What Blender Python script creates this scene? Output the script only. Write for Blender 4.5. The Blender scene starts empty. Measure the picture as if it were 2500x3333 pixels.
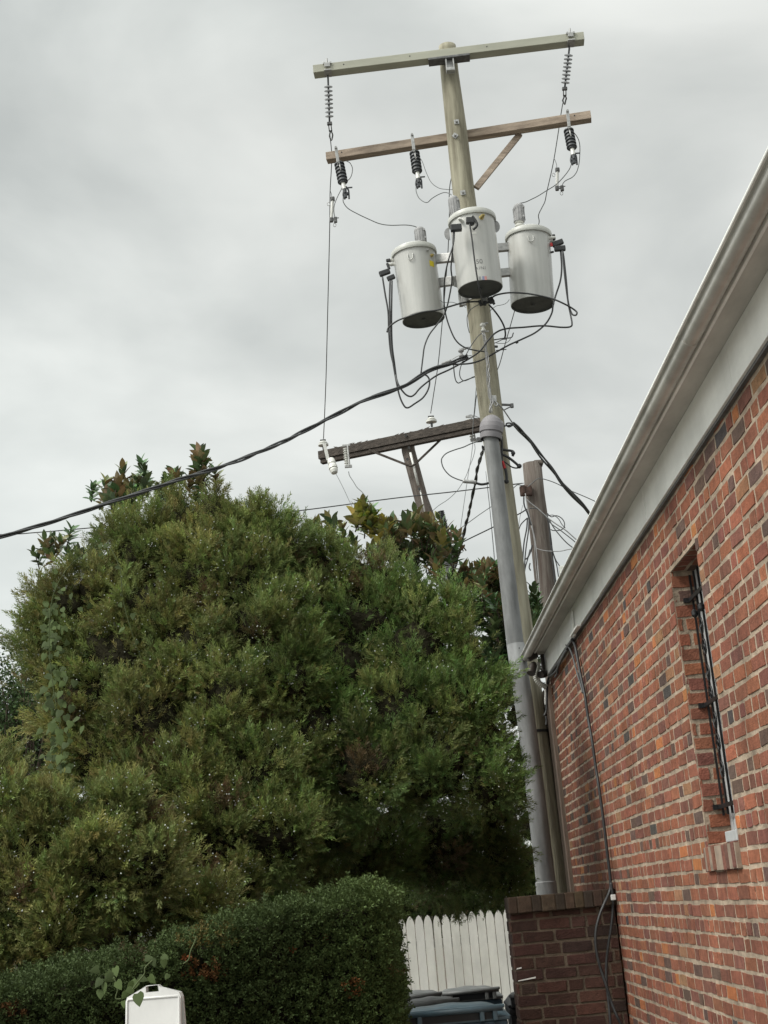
import bpy, math, random
import numpy as np
from mathutils import Vector, Matrix, noise as mnoise
random.seed(7); rng = np.random.default_rng(7)
SC = bpy.context.scene; COL = SC.collection

# ---------------------------------------------------------------- camera
F = 4650.0; CX, CY = 1250.0, 1666.5
_n = lambda v: v/np.linalg.norm(v)
_Y = _n(np.array([1300.-CX, 2943.-CY, F]))
_U = np.array([-1460., -16875., 4650.]); _U = _n(_U - _Y*(_U@_Y))
RC = np.array([np.cross(_Y, _U), _Y, _U])            # photo frame -> world
EYE = np.array([0, 0, 1.65])
def ray0(x, y): return tuple(_n(RC @ np.array([x-CX, y-CY, F])))
cam = bpy.data.cameras.new('camera'); co = bpy.data.objects.new('camera', cam); COL.objects.link(co)
M3 = RC @ np.diag([1, -1, -1])
co.matrix_world = Matrix.Translation(Vector(EYE)) @ Matrix(M3.tolist()).to_4x4()
cam.sensor_fit = 'VERTICAL'; cam.sensor_height = 36; cam.lens = F/3333*36
cam.clip_start = 0.1; cam.clip_end = 2000
SC.camera = co
# ---------------------------------------------------------------- world, sun, exposure
SUN_EL, SUN_AZ = math.radians(47), math.radians(242)   # azimuth measured from +Y, clockwise
w = bpy.data.worlds.new('World'); SC.world = w; w.use_nodes = True
nt = w.node_tree; nt.nodes.clear()
def wn(t, **k):
    n = nt.nodes.new(t)
    for a, b in k.items(): setattr(n, a, b)
    return n
wo = wn('ShaderNodeOutputWorld'); sky = wn('ShaderNodeTexSky', sky_type='NISHITA', sun_disc=False, sun_elevation=SUN_EL, sun_rotation=SUN_AZ)
b1 = wn('ShaderNodeBackground'); b1.inputs[1].default_value = 0.1
b2 = wn('ShaderNodeBackground'); b2.inputs[1].default_value = 1.0
mx = wn('ShaderNodeMixShader'); mx.inputs[0].default_value = 0.93
tc = wn('ShaderNodeTexCoord'); mp = wn('ShaderNodeMapping'); mp.inputs['Scale'].default_value = (1, 1, 2.0); mp.inputs['Location'].default_value = (0.35, 0.1, 0.62)
n1 = wn('ShaderNodeTexNoise'); n1.inputs['Scale'].default_value = 2.7; n1.inputs['Detail'].default_value = 7; n1.inputs['Roughness'].default_value = 0.46; n1.inputs['Distortion'].default_value = 0.35
n2 = wn('ShaderNodeTexNoise'); n2.inputs['Scale'].default_value = 9.0; n2.inputs['Detail'].default_value = 4
r1 = wn('ShaderNodeValToRGB'); e = r1.color_ramp.elements
e[0].position = 0.37; e[0].color = (0.315, 0.330, 0.316, 1); e[1].position = 0.64; e[1].color = (0.545, 0.555, 0.528, 1)
m_ = r1.color_ramp.elements.new(0.5); m_.color = (0.42, 0.434, 0.414, 1)
L = nt.links.new
L(tc.outputs['Generated'], mp.inputs[0]); L(mp.outputs[0], n1.inputs['Vector']); L(mp.outputs[0], n2.inputs['Vector'])
ad = wn('ShaderNodeMath', operation='MULTIPLY_ADD'); ad.inputs[1].default_value = 0.10
L(n2.outputs['Fac'], ad.inputs[0]); L(n1.outputs['Fac'], ad.inputs[2])
sb = wn('ShaderNodeMath', operation='SUBTRACT'); sb.inputs[1].default_value = 0.05; L(ad.outputs[0], sb.inputs[0])
L(sb.outputs[0], r1.inputs[0])
# overcast luminance: the cloud deck is brightest overhead, a little brighter again at the horizon
sp = wn('ShaderNodeSeparateXYZ'); L(tc.outputs['Generated'], sp.inputs[0])
mr = wn('ShaderNodeMapRange'); mr.inputs['From Min'].default_value = 0.52; mr.inputs['From Max'].default_value = 1.0; mr.inputs['To Min'].default_value = 1.0; mr.inputs['To Max'].default_value = 2.9
L(sp.outputs['Z'], mr.inputs[0])
mh = wn('ShaderNodeMapRange'); mh.inputs['From Min'].default_value = 0.0; mh.inputs['From Max'].default_value = 0.32; mh.inputs['To Min'].default_value = 1.22; mh.inputs['To Max'].default_value = 1.0
L(sp.outputs['Z'], mh.inputs[0])
mm0 = wn('ShaderNodeMath', operation='MULTIPLY'); L(mr.outputs[0], mm0.inputs[0]); L(mh.outputs[0], mm0.inputs[1])
# thinner cloud low on the left lets more light through
_gl = ray0(-350, 2150); dp = wn('ShaderNodeVectorMath', operation='DOT_PRODUCT'); L(tc.outputs['Generated'], dp.inputs[0]); dp.inputs[1].default_value = _gl
pw_ = wn('ShaderNodeMath', operation='POWER'); mx0 = wn('ShaderNodeMath', operation='MAXIMUM'); mx0.inputs[1].default_value = 0; L(dp.outputs['Value'], mx0.inputs[0]); L(mx0.outputs[0], pw_.inputs[0]); pw_.inputs[1].default_value = 22
ma_ = wn('ShaderNodeMath', operation='MULTIPLY_ADD'); ma_.inputs[1].default_value = 0.62; ma_.inputs[2].default_value = 0.96; L(pw_.outputs[0], ma_.inputs[0])
# unseen sky glow round the veiled sun, added to light the wall
ds = wn('ShaderNodeVectorMath', operation='DOT_PRODUCT'); L(tc.outputs['Generated'], ds.inputs[0]); ds.inputs[1].default_value = (math.sin(SUN_AZ)*math.cos(SUN_EL), math.cos(SUN_AZ)*math.cos(SUN_EL), math.sin(SUN_EL))
dm = wn('ShaderNodeMath', operation='MAXIMUM'); dm.inputs[1].default_value = 0; L(ds.outputs['Value'], dm.inputs[0]); dpw = wn('ShaderNodeMath', operation='POWER'); dpw.inputs[1].default_value = 3.5; L(dm.outputs[0], dpw.inputs[0])
da = wn('ShaderNodeMath', operation='MULTIPLY_ADD'); da.inputs[1].default_value = 1.9; L(dpw.outputs[0], da.inputs[0]); L(ma_.outputs[0], da.inputs[2])
mm = wn('ShaderNodeMath', operation='MULTIPLY'); L(mm0.outputs[0], mm.inputs[0]); L(da.outputs[0], mm.inputs[1])
vm = wn('ShaderNodeVectorMath', operation='SCALE'); L(r1.outputs[0], vm.inputs[0]); L(mm.outputs[0], vm.inputs['Scale'])
L(vm.outputs[0], b2.inputs[0]); L(sky.outputs[0], b1.inputs[0]); L(b1.outputs[0], mx.inputs[1]); L(b2.outputs[0], mx.inputs[2]); L(mx.outputs[0], wo.inputs[0])
sl = bpy.data.lights.new('sun', 'SUN'); sl.energy = 1.5; sl.angle = math.radians(14); sl.color = (1, 0.965, 0.9)
so = bpy.data.objects.new('sun', sl); COL.objects.link(so)
sd = Vector((math.sin(SUN_AZ)*math.cos(SUN_EL), math.cos(SUN_AZ)*math.cos(SUN_EL), math.sin(SUN_EL)))
so.rotation_euler = sd.to_track_quat('Z', 'Y').to_euler()
SC.view_settings.view_transform = 'Standard'; SC.view_settings.look = 'None'; SC.view_settings.exposure = 0.6; SC.view_settings.gamma = 1.0

# ---------------------------------------------------------------- placing helpers
def ray(x, y): return RC @ np.array([x-CX, y-CY, F])
def atY(x, y, Y): r = ray(x, y); return EYE + r*(Y/r[1])
def atX(x, y, X): r = ray(x, y); return EYE + r*(X/r[0])
def atZ(x, y, Z): r = ray(x, y); return EYE + r*((Z-EYE[2])/r[2])
def depth(P): return float((RC.T @ (np.asarray(P)-EYE))[2])
def px(P): return depth(P)/F                           # metres per photo pixel at a point
FR = dict(A=(950, 50, 1.58), B=(1150, 600, 2.074), D=(950, 1250, 1.58), CT=(1440, 630, 6.145), LT=(1230, 720, 6.145), RT=(1600, 650, 4.81),
          M=(1400, 940, 4.81), UL=(1000, 220, 3.318), UR=(1700, 80, 3.95), LL=(1000, 1400, 3.687), RR=(1430, 1280, 2.9107), G=(1680, 2000, 4.425),
          W=(1700, 2400, 2.074), S=(0, 0, 1), BN=(1250, 2850, 3.318), SG=(280, 3050, 3.318), FU=(0, 0, 1/1.5069))
def fp(fr, x, y): o = FR[fr]; return (o[0]+x/o[2], o[1]+y/o[2])
def P(fr, x, y, Y): return atY(*fp(fr, x, y), Y)

# ---------------------------------------------------------------- mesh helpers
class MB:
    def __init__(s): s.v = []; s.f = []; s.sm = []; s.c = []; s.n = 0
    def add(s, v, f, smooth=False, col=None):
        v = np.asarray(v, float).reshape(-1, 3); b = s.n
        s.v.append(v); s.n += len(v)
        if col is not None: s.c.append(np.tile(np.array(list(col)+[1.0]), (len(v), 1)))
        else: s.c.append(np.ones((len(v), 4)))
        for q in f: s.f.append([i+b for i in q]); s.sm.append(smooth)
        return s
    def box(s, c, size, ax=None, bev=0.0, col=None):
        c = np.asarray(c, float); h = np.asarray(size, float)/2
        ax = np.eye(3) if ax is None else np.asarray(ax, float)      # rows = local axes
        b = min(bev, h.min()*0.9)
        if b <= 0:
            v = [(x, y, z) for x in (-1, 1) for y in (-1, 1) for z in (-1, 1)]
            v = np.array(v)*h; f = [(0, 1, 3, 2), (4, 6, 7, 5), (0, 4, 5, 1), (2, 3, 7, 6), (0, 2, 6, 4), (1, 5, 7, 3)]
            return s.add(c + v@ax, f, False, col)
        bm = __import__('bmesh').new(); __import__('bmesh').ops.create_cube(bm, size=1)
        for q in bm.verts: q.co = Vector((q.co.x*2*h[0], q.co.y*2*h[1], q.co.z*2*h[2]))
        __import__('bmesh').ops.bevel(bm, geom=bm.edges[:], offset=b, segments=2, affect='EDGES', profile=0.6)
        bm.verts.index_update()
        v = np.array([q.co[:] for q in bm.verts]); f = [[q.index for q in p.verts] for p in bm.faces]; bm.free()
        return s.add(c + v@ax, f, False, col)
    def tube(s, pts, r, n=8, cap=True, smooth=True, col=None):
        pts = np.asarray(pts, float); k = len(pts); r = np.full(k, r) if np.isscalar(r) else np.asarray(r)
        T = np.gradient(pts, axis=0); T /= np.linalg.norm(T, axis=1)[:, None]+1e-12
        a = np.array([0, 0, 1.]) if abs(T[0][2]) < .9 else np.array([1., 0, 0])
        N = np.cross(T[0], a); N /= np.linalg.norm(N); vs = []
        ang = np.arange(n)*2*math.pi/n
        for i in range(k):
            N = N - T[i]*(N@T[i]); N /= np.linalg.norm(N)+1e-12; B = np.cross(T[i], N)
            vs.append(pts[i] + r[i]*(np.cos(ang)[:, None]*N + np.sin(ang)[:, None]*B))
        f = [(i*n+j, i*n+(j+1) % n, (i+1)*n+(j+1) % n, (i+1)*n+j) for i in range(k-1) for j in range(n)]
        s.add(np.concatenate(vs), f, smooth, col)
        if cap:
            b = s.n - k*n; s.f.append([b+j for j in range(n)][::-1]); s.sm.append(False)
            s.f.append([b+(k-1)*n+j for j in range(n)]); s.sm.append(False)
        return s
    def lathe(s, p0, p1, prof, n=24, cap=True, smooth=True, squash=None, col=None):
        """prof: (t along p0->p1, radius); sharp corners by repeating a t"""
        p0 = np.asarray(p0, float); p1 = np.asarray(p1, float); d = p1-p0; T = d/np.linalg.norm(d)
        a = np.array([0, 1., 0]) if abs(T[1]) < .8 else np.array([1., 0, 0])
        N = np.cross(T, a); N /= np.linalg.norm(N); B = np.cross(T, N); ang = np.arange(n)*2*math.pi/n
        cs, sn = np.cos(ang)[:, None], np.sin(ang)[:, None]
        for (t0, r0), (t1, r1_) in zip(prof[:-1], prof[1:]):
            vs = np.concatenate([p0+d*t0+r0*(cs*N+sn*B), p0+d*t1+r1_*(cs*N+sn*B)])
            s.add(vs, [(j, (j+1) % n, n+(j+1) % n, n+j) for j in range(n)], smooth, col)
        if cap:
            for (t, r_) in (prof[0], prof[-1]):
                if r_ > 1e-5: s.add(p0+d*t+r_*(cs*N+sn*B), [list(range(n))], False, col)
        return s
    def grid(s, o, u, v, nu, nv, fn=None, col=None, smooth=True):
        o, u, v = map(lambda q: np.asarray(q, float), (o, u, v))
        pts = [o+u*i/nu+v*j/nv + (fn(i/nu, j/nv) if fn else 0) for j in range(nv+1) for i in range(nu+1)]
        f = [(j*(nu+1)+i, j*(nu+1)+i+1, (j+1)*(nu+1)+i+1, (j+1)*(nu+1)+i) for j in range(nv) for i in range(nu)]
        return s.add(pts, f, smooth, col)
    def extrude(s, prof, y0, y1, closed=True, smooth=False, col=None):
        """profile of (x, z) along Y"""
        n = len(prof); v = [(x, y0, z) for x, z in prof]+[(x, y1, z) for x, z in prof]
        f = [(i, (i+1) % n, n+(i+1) % n, n+i) for i in range(n if closed else n-1)]
        s.add(v, f, smooth, col)
        if closed: s.add(v[:n], [list(range(n))], False, col); s.add(v[n:], [list(range(n))], False, col)
        return s
    def build(s, name, m, parent=None):
        me = bpy.data.meshes.new(name)
        V = np.concatenate(s.v)
        me.from_pydata(V.tolist(), [], s.f); me.validate()
        if len(me.polygons) == len(s.sm): me.polygons.foreach_set('use_smooth', s.sm)
        at = me.color_attributes.new('Col', 'FLOAT_COLOR', 'POINT'); at.data.foreach_set('color', np.concatenate(s.c).astype(np.float32).ravel())
        me.materials.append(m); return link(name, me, parent)
def link(name, me, parent=None):
    o = bpy.data.objects.new(name, me); COL.objects.link(o)
    if parent: o.parent = parent; o.matrix_parent_inverse = parent.matrix_world.inverted() if parent.type != 'EMPTY' else Matrix.Translation(-Vector(parent.location))
    return o
def fastmesh(name, V, Q, colors, m, parent=None):
    """V (n,3), Q (k,4) quads"""
    me = bpy.data.meshes.new(name); me.vertices.add(len(V)); me.vertices.foreach_set('co', V.astype(np.float32).ravel())
    k = len(Q); me.loops.add(k*4); me.loops.foreach_set('vertex_index', Q.astype(np.int32).ravel())
    me.polygons.add(k); me.polygons.foreach_set('loop_start', (np.arange(k)*4).astype(np.int32))
    me.update(calc_edges=True)
    at = me.color_attributes.new('Col', 'FLOAT_COLOR', 'POINT'); at.data.foreach_set('color', colors.astype(np.float32).ravel())
    me.materials.append(m); return link(name, me, parent)
def tag(o, label=None, cat=None, group=None, kind=None):
    if label: o['label'] = label
    if cat: o['category'] = cat
    if group: o['group'] = group
    if kind: o['kind'] = kind
    return o
def thing(name, label, cat, loc=(0, 0, 0), group=None):
    o = bpy.data.objects.new(name, None); COL.objects.link(o); o.location = Vector([float(q) for q in loc]); o.empty_display_size = .1
    return tag(o, label, cat, group)
def smooth_pts(pts, sub=7):
    p = np.asarray(pts, float)
    if len(p) < 3: return p
    q = np.vstack([2*p[0]-p[1], p, 2*p[-1]-p[-2]]); out = []
    for i in range(1, len(q)-2):
        for t in np.arange(sub)/sub:
            a, b, c, d = q[i-1], q[i], q[i+1], q[i+2]
            out.append(0.5*((2*b)+(c-a)*t+(2*a-5*b+4*c-d)*t*t+(3*b-a-3*c+d)*t**3))
    out.append(q[-2]); return np.array(out)

# ---------------------------------------------------------------- materials
def mat(name, base, rough=0.7, metal=0.0, var=0.25, vscale=8.0, stretch=(1, 1, 1), bump=0.15, bscale=60.0, col2=None, attr=False, coat=0.0, detail=6, bdist=0.004, spec=0.5, transl=0.0, stain=0.0):
    m = bpy.data.materials.new(name); m.use_nodes = True; t = m.node_tree; N = t.nodes; K = t.links.new
    bs = N['Principled BSDF']; bs.inputs['Roughness'].default_value = rough; bs.inputs['Metallic'].default_value = metal
    bs.inputs['Specular IOR Level'].default_value = spec
    if coat: bs.inputs['Coat Weight'].default_value = coat; bs.inputs['Coat Roughness'].default_value = 0.25
    g = N.new('ShaderNodeNewGeometry'); mp = N.new('ShaderNodeMapping'); mp.inputs['Scale'].default_value = stretch
    K(g.outputs['Position'], mp.inputs[0])
    n = N.new('ShaderNodeTexNoise'); n.inputs['Scale'].default_value = vscale; n.inputs['Detail'].default_value = detail; n.inputs['Roughness'].default_value = 0.62; K(mp.outputs[0], n.inputs['Vector'])
    r = N.new('ShaderNodeValToRGB'); E_ = r.color_ramp.elements; c2 = col2 or tuple(q*(1-var) for q in base); c1 = base
    E_[0].position = 0.33; E_[0].color = (*c2, 1); E_[1].position = 0.67; E_[1].color = (*tuple(min(1, q*(1+var*0.4)) for q in c1), 1)
    K(n.outputs['Fac'], r.inputs[0]); out = r.outputs[0]
    if attr:
        a = N.new('ShaderNodeAttribute'); a.attribute_name = 'Col'; mu = N.new('ShaderNodeMix'); mu.data_type = 'RGBA'; mu.blend_type = 'MULTIPLY'; mu.inputs[0].default_value = 1
        K(out, mu.inputs[6]); K(a.outputs['Color'], mu.inputs[7]); out = mu.outputs[2]
    if stain:
        m3 = N.new('ShaderNodeMapping'); m3.inputs['Scale'].default_value = (1, .8, .45); K(g.outputs['Position'], m3.inputs[0])
        n3 = N.new('ShaderNodeTexNoise'); n3.inputs['Scale'].default_value = 3.4; n3.inputs['Detail'].default_value = 8; n3.inputs['Roughness'].default_value = .68; K(m3.outputs[0], n3.inputs['Vector'])
        r3 = N.new('ShaderNodeValToRGB'); q3 = r3.color_ramp.elements; q3[0].position = .36; q3[0].color = (1-stain, 1-stain, 1-stain*1.02, 1); q3[1].position = .58; q3[1].color = (1, 1, 1, 1); K(n3.outputs['Fac'], r3.inputs[0])
        u3 = N.new('ShaderNodeMix'); u3.data_type = 'RGBA'; u3.blend_type = 'MULTIPLY'; u3.inputs[0].default_value = 1; K(out, u3.inputs[6]); K(r3.outputs[0], u3.inputs[7]); out = u3.outputs[2]
    K(out, bs.inputs['Base Color'])
    if bump:
        n2 = N.new('ShaderNodeTexNoise'); n2.inputs['Scale'].default_value = bscale; n2.inputs['Detail'].default_value = 5; K(mp.outputs[0], n2.inputs['Vector'])
        b = N.new('ShaderNodeBump'); b.inputs['Strength'].default_value = bump; b.inputs['Distance'].default_value = bdist; K(n2.outputs['Fac'], b.inputs['Height']); K(b.outputs[0], bs.inputs['Normal'])
    if transl:
        tr = N.new('ShaderNodeBsdfTranslucent'); K(out, tr.inputs[0]); ms = N.new('ShaderNodeMixShader'); ms.inputs[0].default_value = transl
        K(bs.outputs[0], ms.inputs[1]); K(tr.outputs[0], ms.inputs[2]); K(ms.outputs[0], N['Material Output'].inputs[0])
    return m
W3 = (1, 1, 1)
M = dict(
 brick=mat('brick', W3, 0.92, var=0.38, vscale=26, bump=1.0, bscale=110, attr=True, stain=.28, bdist=0.004, spec=0.25),
 mortar=mat('mortar', (0.41, 0.325, 0.245), 0.95, stain=.3, var=0.42, vscale=9, bump=0.9, bscale=90, bdist=0.006, spec=0.2),
 mortar_dark=mat('mortar_dark', (0.105, 0.080, 0.058), 0.95, var=0.4, vscale=9, bump=0.9, bscale=90, bdist=0.006, spec=0.2),
 trim=mat('painted_trim', (0.84, 0.84, 0.80), 0.55, stain=.12, var=0.16, vscale=5, stretch=(1, .3, 1), bump=0.08, bscale=40),
 gutter=mat('gutter_metal', (0.56, 0.545, 0.50), 0.42, stain=.25, var=0.22, vscale=7, stretch=(1, .25, 1), bump=0.05, bscale=30, metal=0.25),
 soffit=mat('soffit_paint', (0.50, 0.475, 0.43), 0.6, var=0.25, vscale=6, stretch=(1, .3, 1), bump=0.08),
 roof=mat('roof', (0.10, 0.10, 0.10), 0.9),
 rubber=mat('black_rubber', (0.022, 0.023, 0.024), 0.55, var=0.3, bump=0.1, bscale=200),
 cable=mat('black_cable', (0.028, 0.029, 0.03), 0.5, var=0.4, vscale=14, bump=0.1, bscale=200),
 alu=mat('grey_wire', (0.34, 0.34, 0.34), 0.5, metal=0.4, var=0.3, bump=0.1, bscale=200),
 thin=mat('weathered_wire', (0.10, 0.105, 0.105), 0.55, metal=0.3, var=0.2, bump=0),
 pole=mat('treated_pole_wood', (0.275, 0.26, 0.195), 0.85, var=0.62, vscale=7, stretch=(2.4, 2.4, .22), bump=0.7, bscale=45, col2=(0.145, 0.13, 0.09), bdist=0.006, detail=9),
 oldpole=mat('old_pole_wood', (0.125, 0.110, 0.095), 0.9, var=0.5, vscale=9, stretch=(2.6, 2.6, .2), bump=1.0, bscale=40, col2=(0.075, 0.055, 0.045), bdist=0.012, detail=9),
 armwood=mat('crossarm_wood', (0.33, 0.265, 0.205), 0.85, var=0.5, vscale=9, stretch=(.35, 3, 3), bump=0.5, bscale=50, col2=(0.20, 0.155, 0.12), detail=9),
 armgrey=mat('fibreglass_crossarm', (0.34, 0.34, 0.275), 0.6, var=0.12, vscale=6, stretch=(.4, 2, 2), bump=0.1),
 darkwood=mat('dark_weathered_wood', (0.075, 0.062, 0.052), 0.95, var=0.55, vscale=12, stretch=(.3, 3, 3), bump=1.0, bscale=40, bdist=0.012, detail=9),
 galv=mat('galvanised_steel', (0.40, 0.40, 0.39), 0.45, metal=0.55, var=0.3, vscale=30, bump=0.1),
 steel=mat('dark_steel', (0.13, 0.13, 0.13), 0.5, metal=0.5, var=0.4, vscale=30, bump=0.15),
 tank=mat('tank_paint', (0.47, 0.47, 0.445), 0.34, stain=.10, metal=.10, var=0.20, vscale=8, stretch=(1, 1, .06), bump=0.04, bscale=8, coat=0.35, bdist=0.01),  # vertical colour streaks stand in for reflection bands on the tanks
 tankbot=mat('tank_base', (0.085, 0.09, 0.085), 0.7, var=0.3, vscale=12),
 tankrim=mat('tank_rim', (0.47, 0.475, 0.44), 0.4, var=0.1, bump=0),
 guard=mat('bushing_guard', (0.30, 0.30, 0.30), 0.6, var=0.3, vscale=20, bump=0.1),
 porc=mat('pale_porcelain', (0.60, 0.60, 0.56), 0.3, var=0.15, coat=0.5, bump=0),
 silicone=mat('grey_silicone', (0.60, 0.61, 0.62), 0.5, var=0.15, bump=0, transl=0.5),
 blackpoly=mat('black_polymer', (0.05, 0.055, 0.06), 0.5, var=0.3, bump=0.05),
 whitetube=mat('white_tube', (0.62, 0.62, 0.59), 0.5, var=0.15, bump=0.05),
 conduit=mat('grey_conduit', (0.235, 0.24, 0.24), 0.62, stain=.3, var=0.42, vscale=5, stretch=(2, 2, .35), bump=0.12, bscale=25, detail=9),
 head=mat('weatherhead_plastic', (0.20, 0.19, 0.20), 0.6, var=0.15, bump=0.1),
 brass=mat('brass', (0.45, 0.36, 0.14), 0.4, metal=0.6, bump=0), red=mat('red_tape', (0.45, 0.02, 0.02), 0.5, bump=0), yellow=mat('yellow_sticker', (0.62, 0.5, 0.02), 0.6, var=0.2, vscale=60, bump=0),
 ink=mat('stencil_ink', (0.16, 0.16, 0.155), 0.7, bump=0), flagr=mat('sticker_red', (0.55, 0.25, 0.23), 0.6, bump=0), flagb=mat('sticker_blue', (0.2, 0.22, 0.33), 0.6, bump=0),
 iron=mat('wrought_iron', (0.012, 0.012, 0.013), 0.4, var=0.3, bump=0.2), glass=mat('dark_glass', (0.02, 0.022, 0.022), 0.08, var=0.2, bump=0, spec=0.8),
 wframe=mat('window_frame_paint', (0.42, 0.43, 0.43), 0.5, var=0.2, bump=0.1),
 fence=mat('white_fence_paint', (0.70, 0.69, 0.65), 0.6, stain=.15, var=0.16, vscale=7, stretch=(1, 1, .4), bump=0.1, bscale=25, detail=8, attr=True),
 binblue=mat('blue_bin_plastic', (0.035, 0.075, 0.115), 0.45, var=0.35, vscale=9, bump=0.15), bingrey=mat('faded_bin_lid', (0.13, 0.135, 0.132), 0.5, var=0.35, vscale=6, bump=0.12, bscale=20),
 binteal=mat('teal_bin_lid', (0.085, 0.135, 0.165), 0.38, var=0.35, vscale=5, bump=0.12, bscale=20), binblack=mat('black_bin_plastic', (0.02, 0.02, 0.022), 0.5, bump=0.1),
 sign=mat('white_plastic', (0.60, 0.595, 0.58), 0.42, stain=.14, var=0.08, vscale=4, bump=0.08, bscale=30),
 bounce_paving=mat('bounce_concrete', (0.20, 0.195, 0.18), 0.9, var=0.2, vscale=2, bump=0.3, bscale=60), asphalt=mat('asphalt', (0.055, 0.054, 0.052), 0.95, var=0.3, vscale=3, bump=0.6, bscale=120), soil=mat('mulch', (0.06, 0.045, 0.03), 0.95, bump=0.8),
 juniper=mat('juniper_foliage', W3, 0.62, var=0.35, vscale=2.5, bump=0, attr=True, transl=0.22, spec=0.3),
 yew=mat('yew_foliage', W3, 0.6, var=0.35, vscale=2.2, bump=0, attr=True, transl=0.15, spec=0.15),
 berry=mat('juniper_berry', (0.54, 0.57, 0.53), 0.6, var=0.2, bump=0), twig=mat('twig_bark', (0.07, 0.05, 0.035), 0.95, bump=0.4),
 deep=mat('inner_shade', (0.030, 0.028, 0.018), 0.98, var=0.6, vscale=14, bump=1.0, bscale=22, bdist=0.05, spec=0.0),  # dark colour standing for the shade deep inside foliage
 smallleaf=mat('small_leaves', W3, 0.8, spec=.15, var=0.3, vscale=2, bump=0, attr=True, transl=0.2), vine=mat('vine_leaf', W3, 0.85, var=0.22, vscale=12, bump=0.15, bscale=60, attr=True, transl=0.25),
 lampdark=mat('bronze_lamp', (0.05, 0.04, 0.035), 0.45, metal=0.3, bump=0), hose=mat('corrugated_conduit', (0.55, 0.55, 0.50), 0.5, var=0.15, bump=0),
)
# magnolia leaf: green above, bronze felt below
mg = mat('magnolia_leaf', W3, 0.36, var=0.3, vscale=6, bump=0, attr=True, transl=0.12)
_t = mg.node_tree; _b = _t.nodes['Principled BSDF']; _g = _t.nodes.new('ShaderNodeNewGeometry'); _m = _t.nodes.new('ShaderNodeMix'); _m.data_type = 'RGBA'
_src = _b.inputs['Base Color'].links[0].from_socket
_m2 = _t.nodes.new('ShaderNodeMix'); _m2.data_type = 'RGBA'; _m2.blend_type = 'MULTIPLY'; _m2.inputs[0].default_value = 1; _m2.inputs[7].default_value = (0.75, 1.15, 0.7, 1)
_t.links.new(_src, _m2.inputs[6]); _t.links.new(_g.outputs['Backfacing'], _m.inputs[0]); _t.links.new(_m2.outputs[2], _m.inputs[6]); _t.links.new(_src, _m.inputs[7]); _t.links.new(_m.outputs[2], _b.inputs['Base Color'])
M['magnolia'] = mg
# dark streaks and old stains on the brick
# ---------------------------------------------------------------- ground
g = MB().grid((-120, -60, 0), (240, 0, 0), (0, 300, 0), 24, 30); o = g.build('ground', M['soil']); tag(o, kind='structure')
g = MB().grid((-30, -40, .004), (60, 0, 0), (0, 55, 0), 10, 10); o = g.build('unseen_pavement', M['bounce_paving']); tag(o, kind='structure')  # unseen paving, made pale to bounce light onto undersides

# ---------------------------------------------------------------- brickwork
PAL = [((0.321, 0.123, 0.074), 34), ((0.284, 0.109, 0.071), 28), ((0.233, 0.096, 0.071), 17), ((0.358, 0.134, 0.075), 14), ((0.484, 0.182, 0.071), 3.0), ((0.391, 0.202, 0.109), 2.0), ((0.091, 0.077, 0.073), 2.0), ((0.153, 0.096, 0.077), 7)]
PALD = [((0.075, 0.036, 0.027), 30), ((0.060, 0.030, 0.023), 30), ((0.09, 0.043, 0.031), 12), ((0.048, 0.029, 0.024), 14)]
def pick(pal, r):
    t = r.random()*sum(q for _, q in pal)
    for c, q in pal:
        t -= q
        if t <= 0: break
    j = r.uniform(0.88, 1.12); return tuple(min(.6, k*j*r.uniform(.95, 1.05)) for k in c)
_gu = np.array([-1, -.86, -.3, .3, .86, 1]); _gv = np.array([-1, -.72, 0, .72, 1])
def brick_block(mb, o, u, v, n, a0, a1, b0, b1, proj, col, r, back=0.012):
    """one brick face, edges rounded, standing proud of the mortar"""
    ha, hb = (a1-a0)/2, (b1-b0)/2; ca, cb = (a0+a1)/2, (b0+b1)/2; vs = []
    ea = min(.0045/ha, .4); eb = min(.0045/hb, .4)
    gu = [-1, -1+ea, 0, 1-ea, 1]; gv = [-1, -1+eb, 0, 1-eb, 1]; sk = r.uniform(-.0022, .0022); rot = r.uniform(-.006, .006)
    for j, y in enumerate(gv):
        for i, x in enumerate(gu):
            edge = i in (0, 4) or j in (0, 4)
            d = (-back if edge else proj) + (0 if edge else r.uniform(-.0006, .0008))
            jx = r.uniform(-.0034, .0034); jy = r.uniform(-.0030, .0030)
            vs.append(o+u*(ca+x*ha+jx)+v*(cb+y*hb+jy+sk+rot*x*ha*2)+n*d)
    f = [(j*5+i, j*5+i+1, (j+1)*5+i+1, (j+1)*5+i) for j in range(4) for i in range(4)]
    mb.add(vs, f, False, col)
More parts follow.
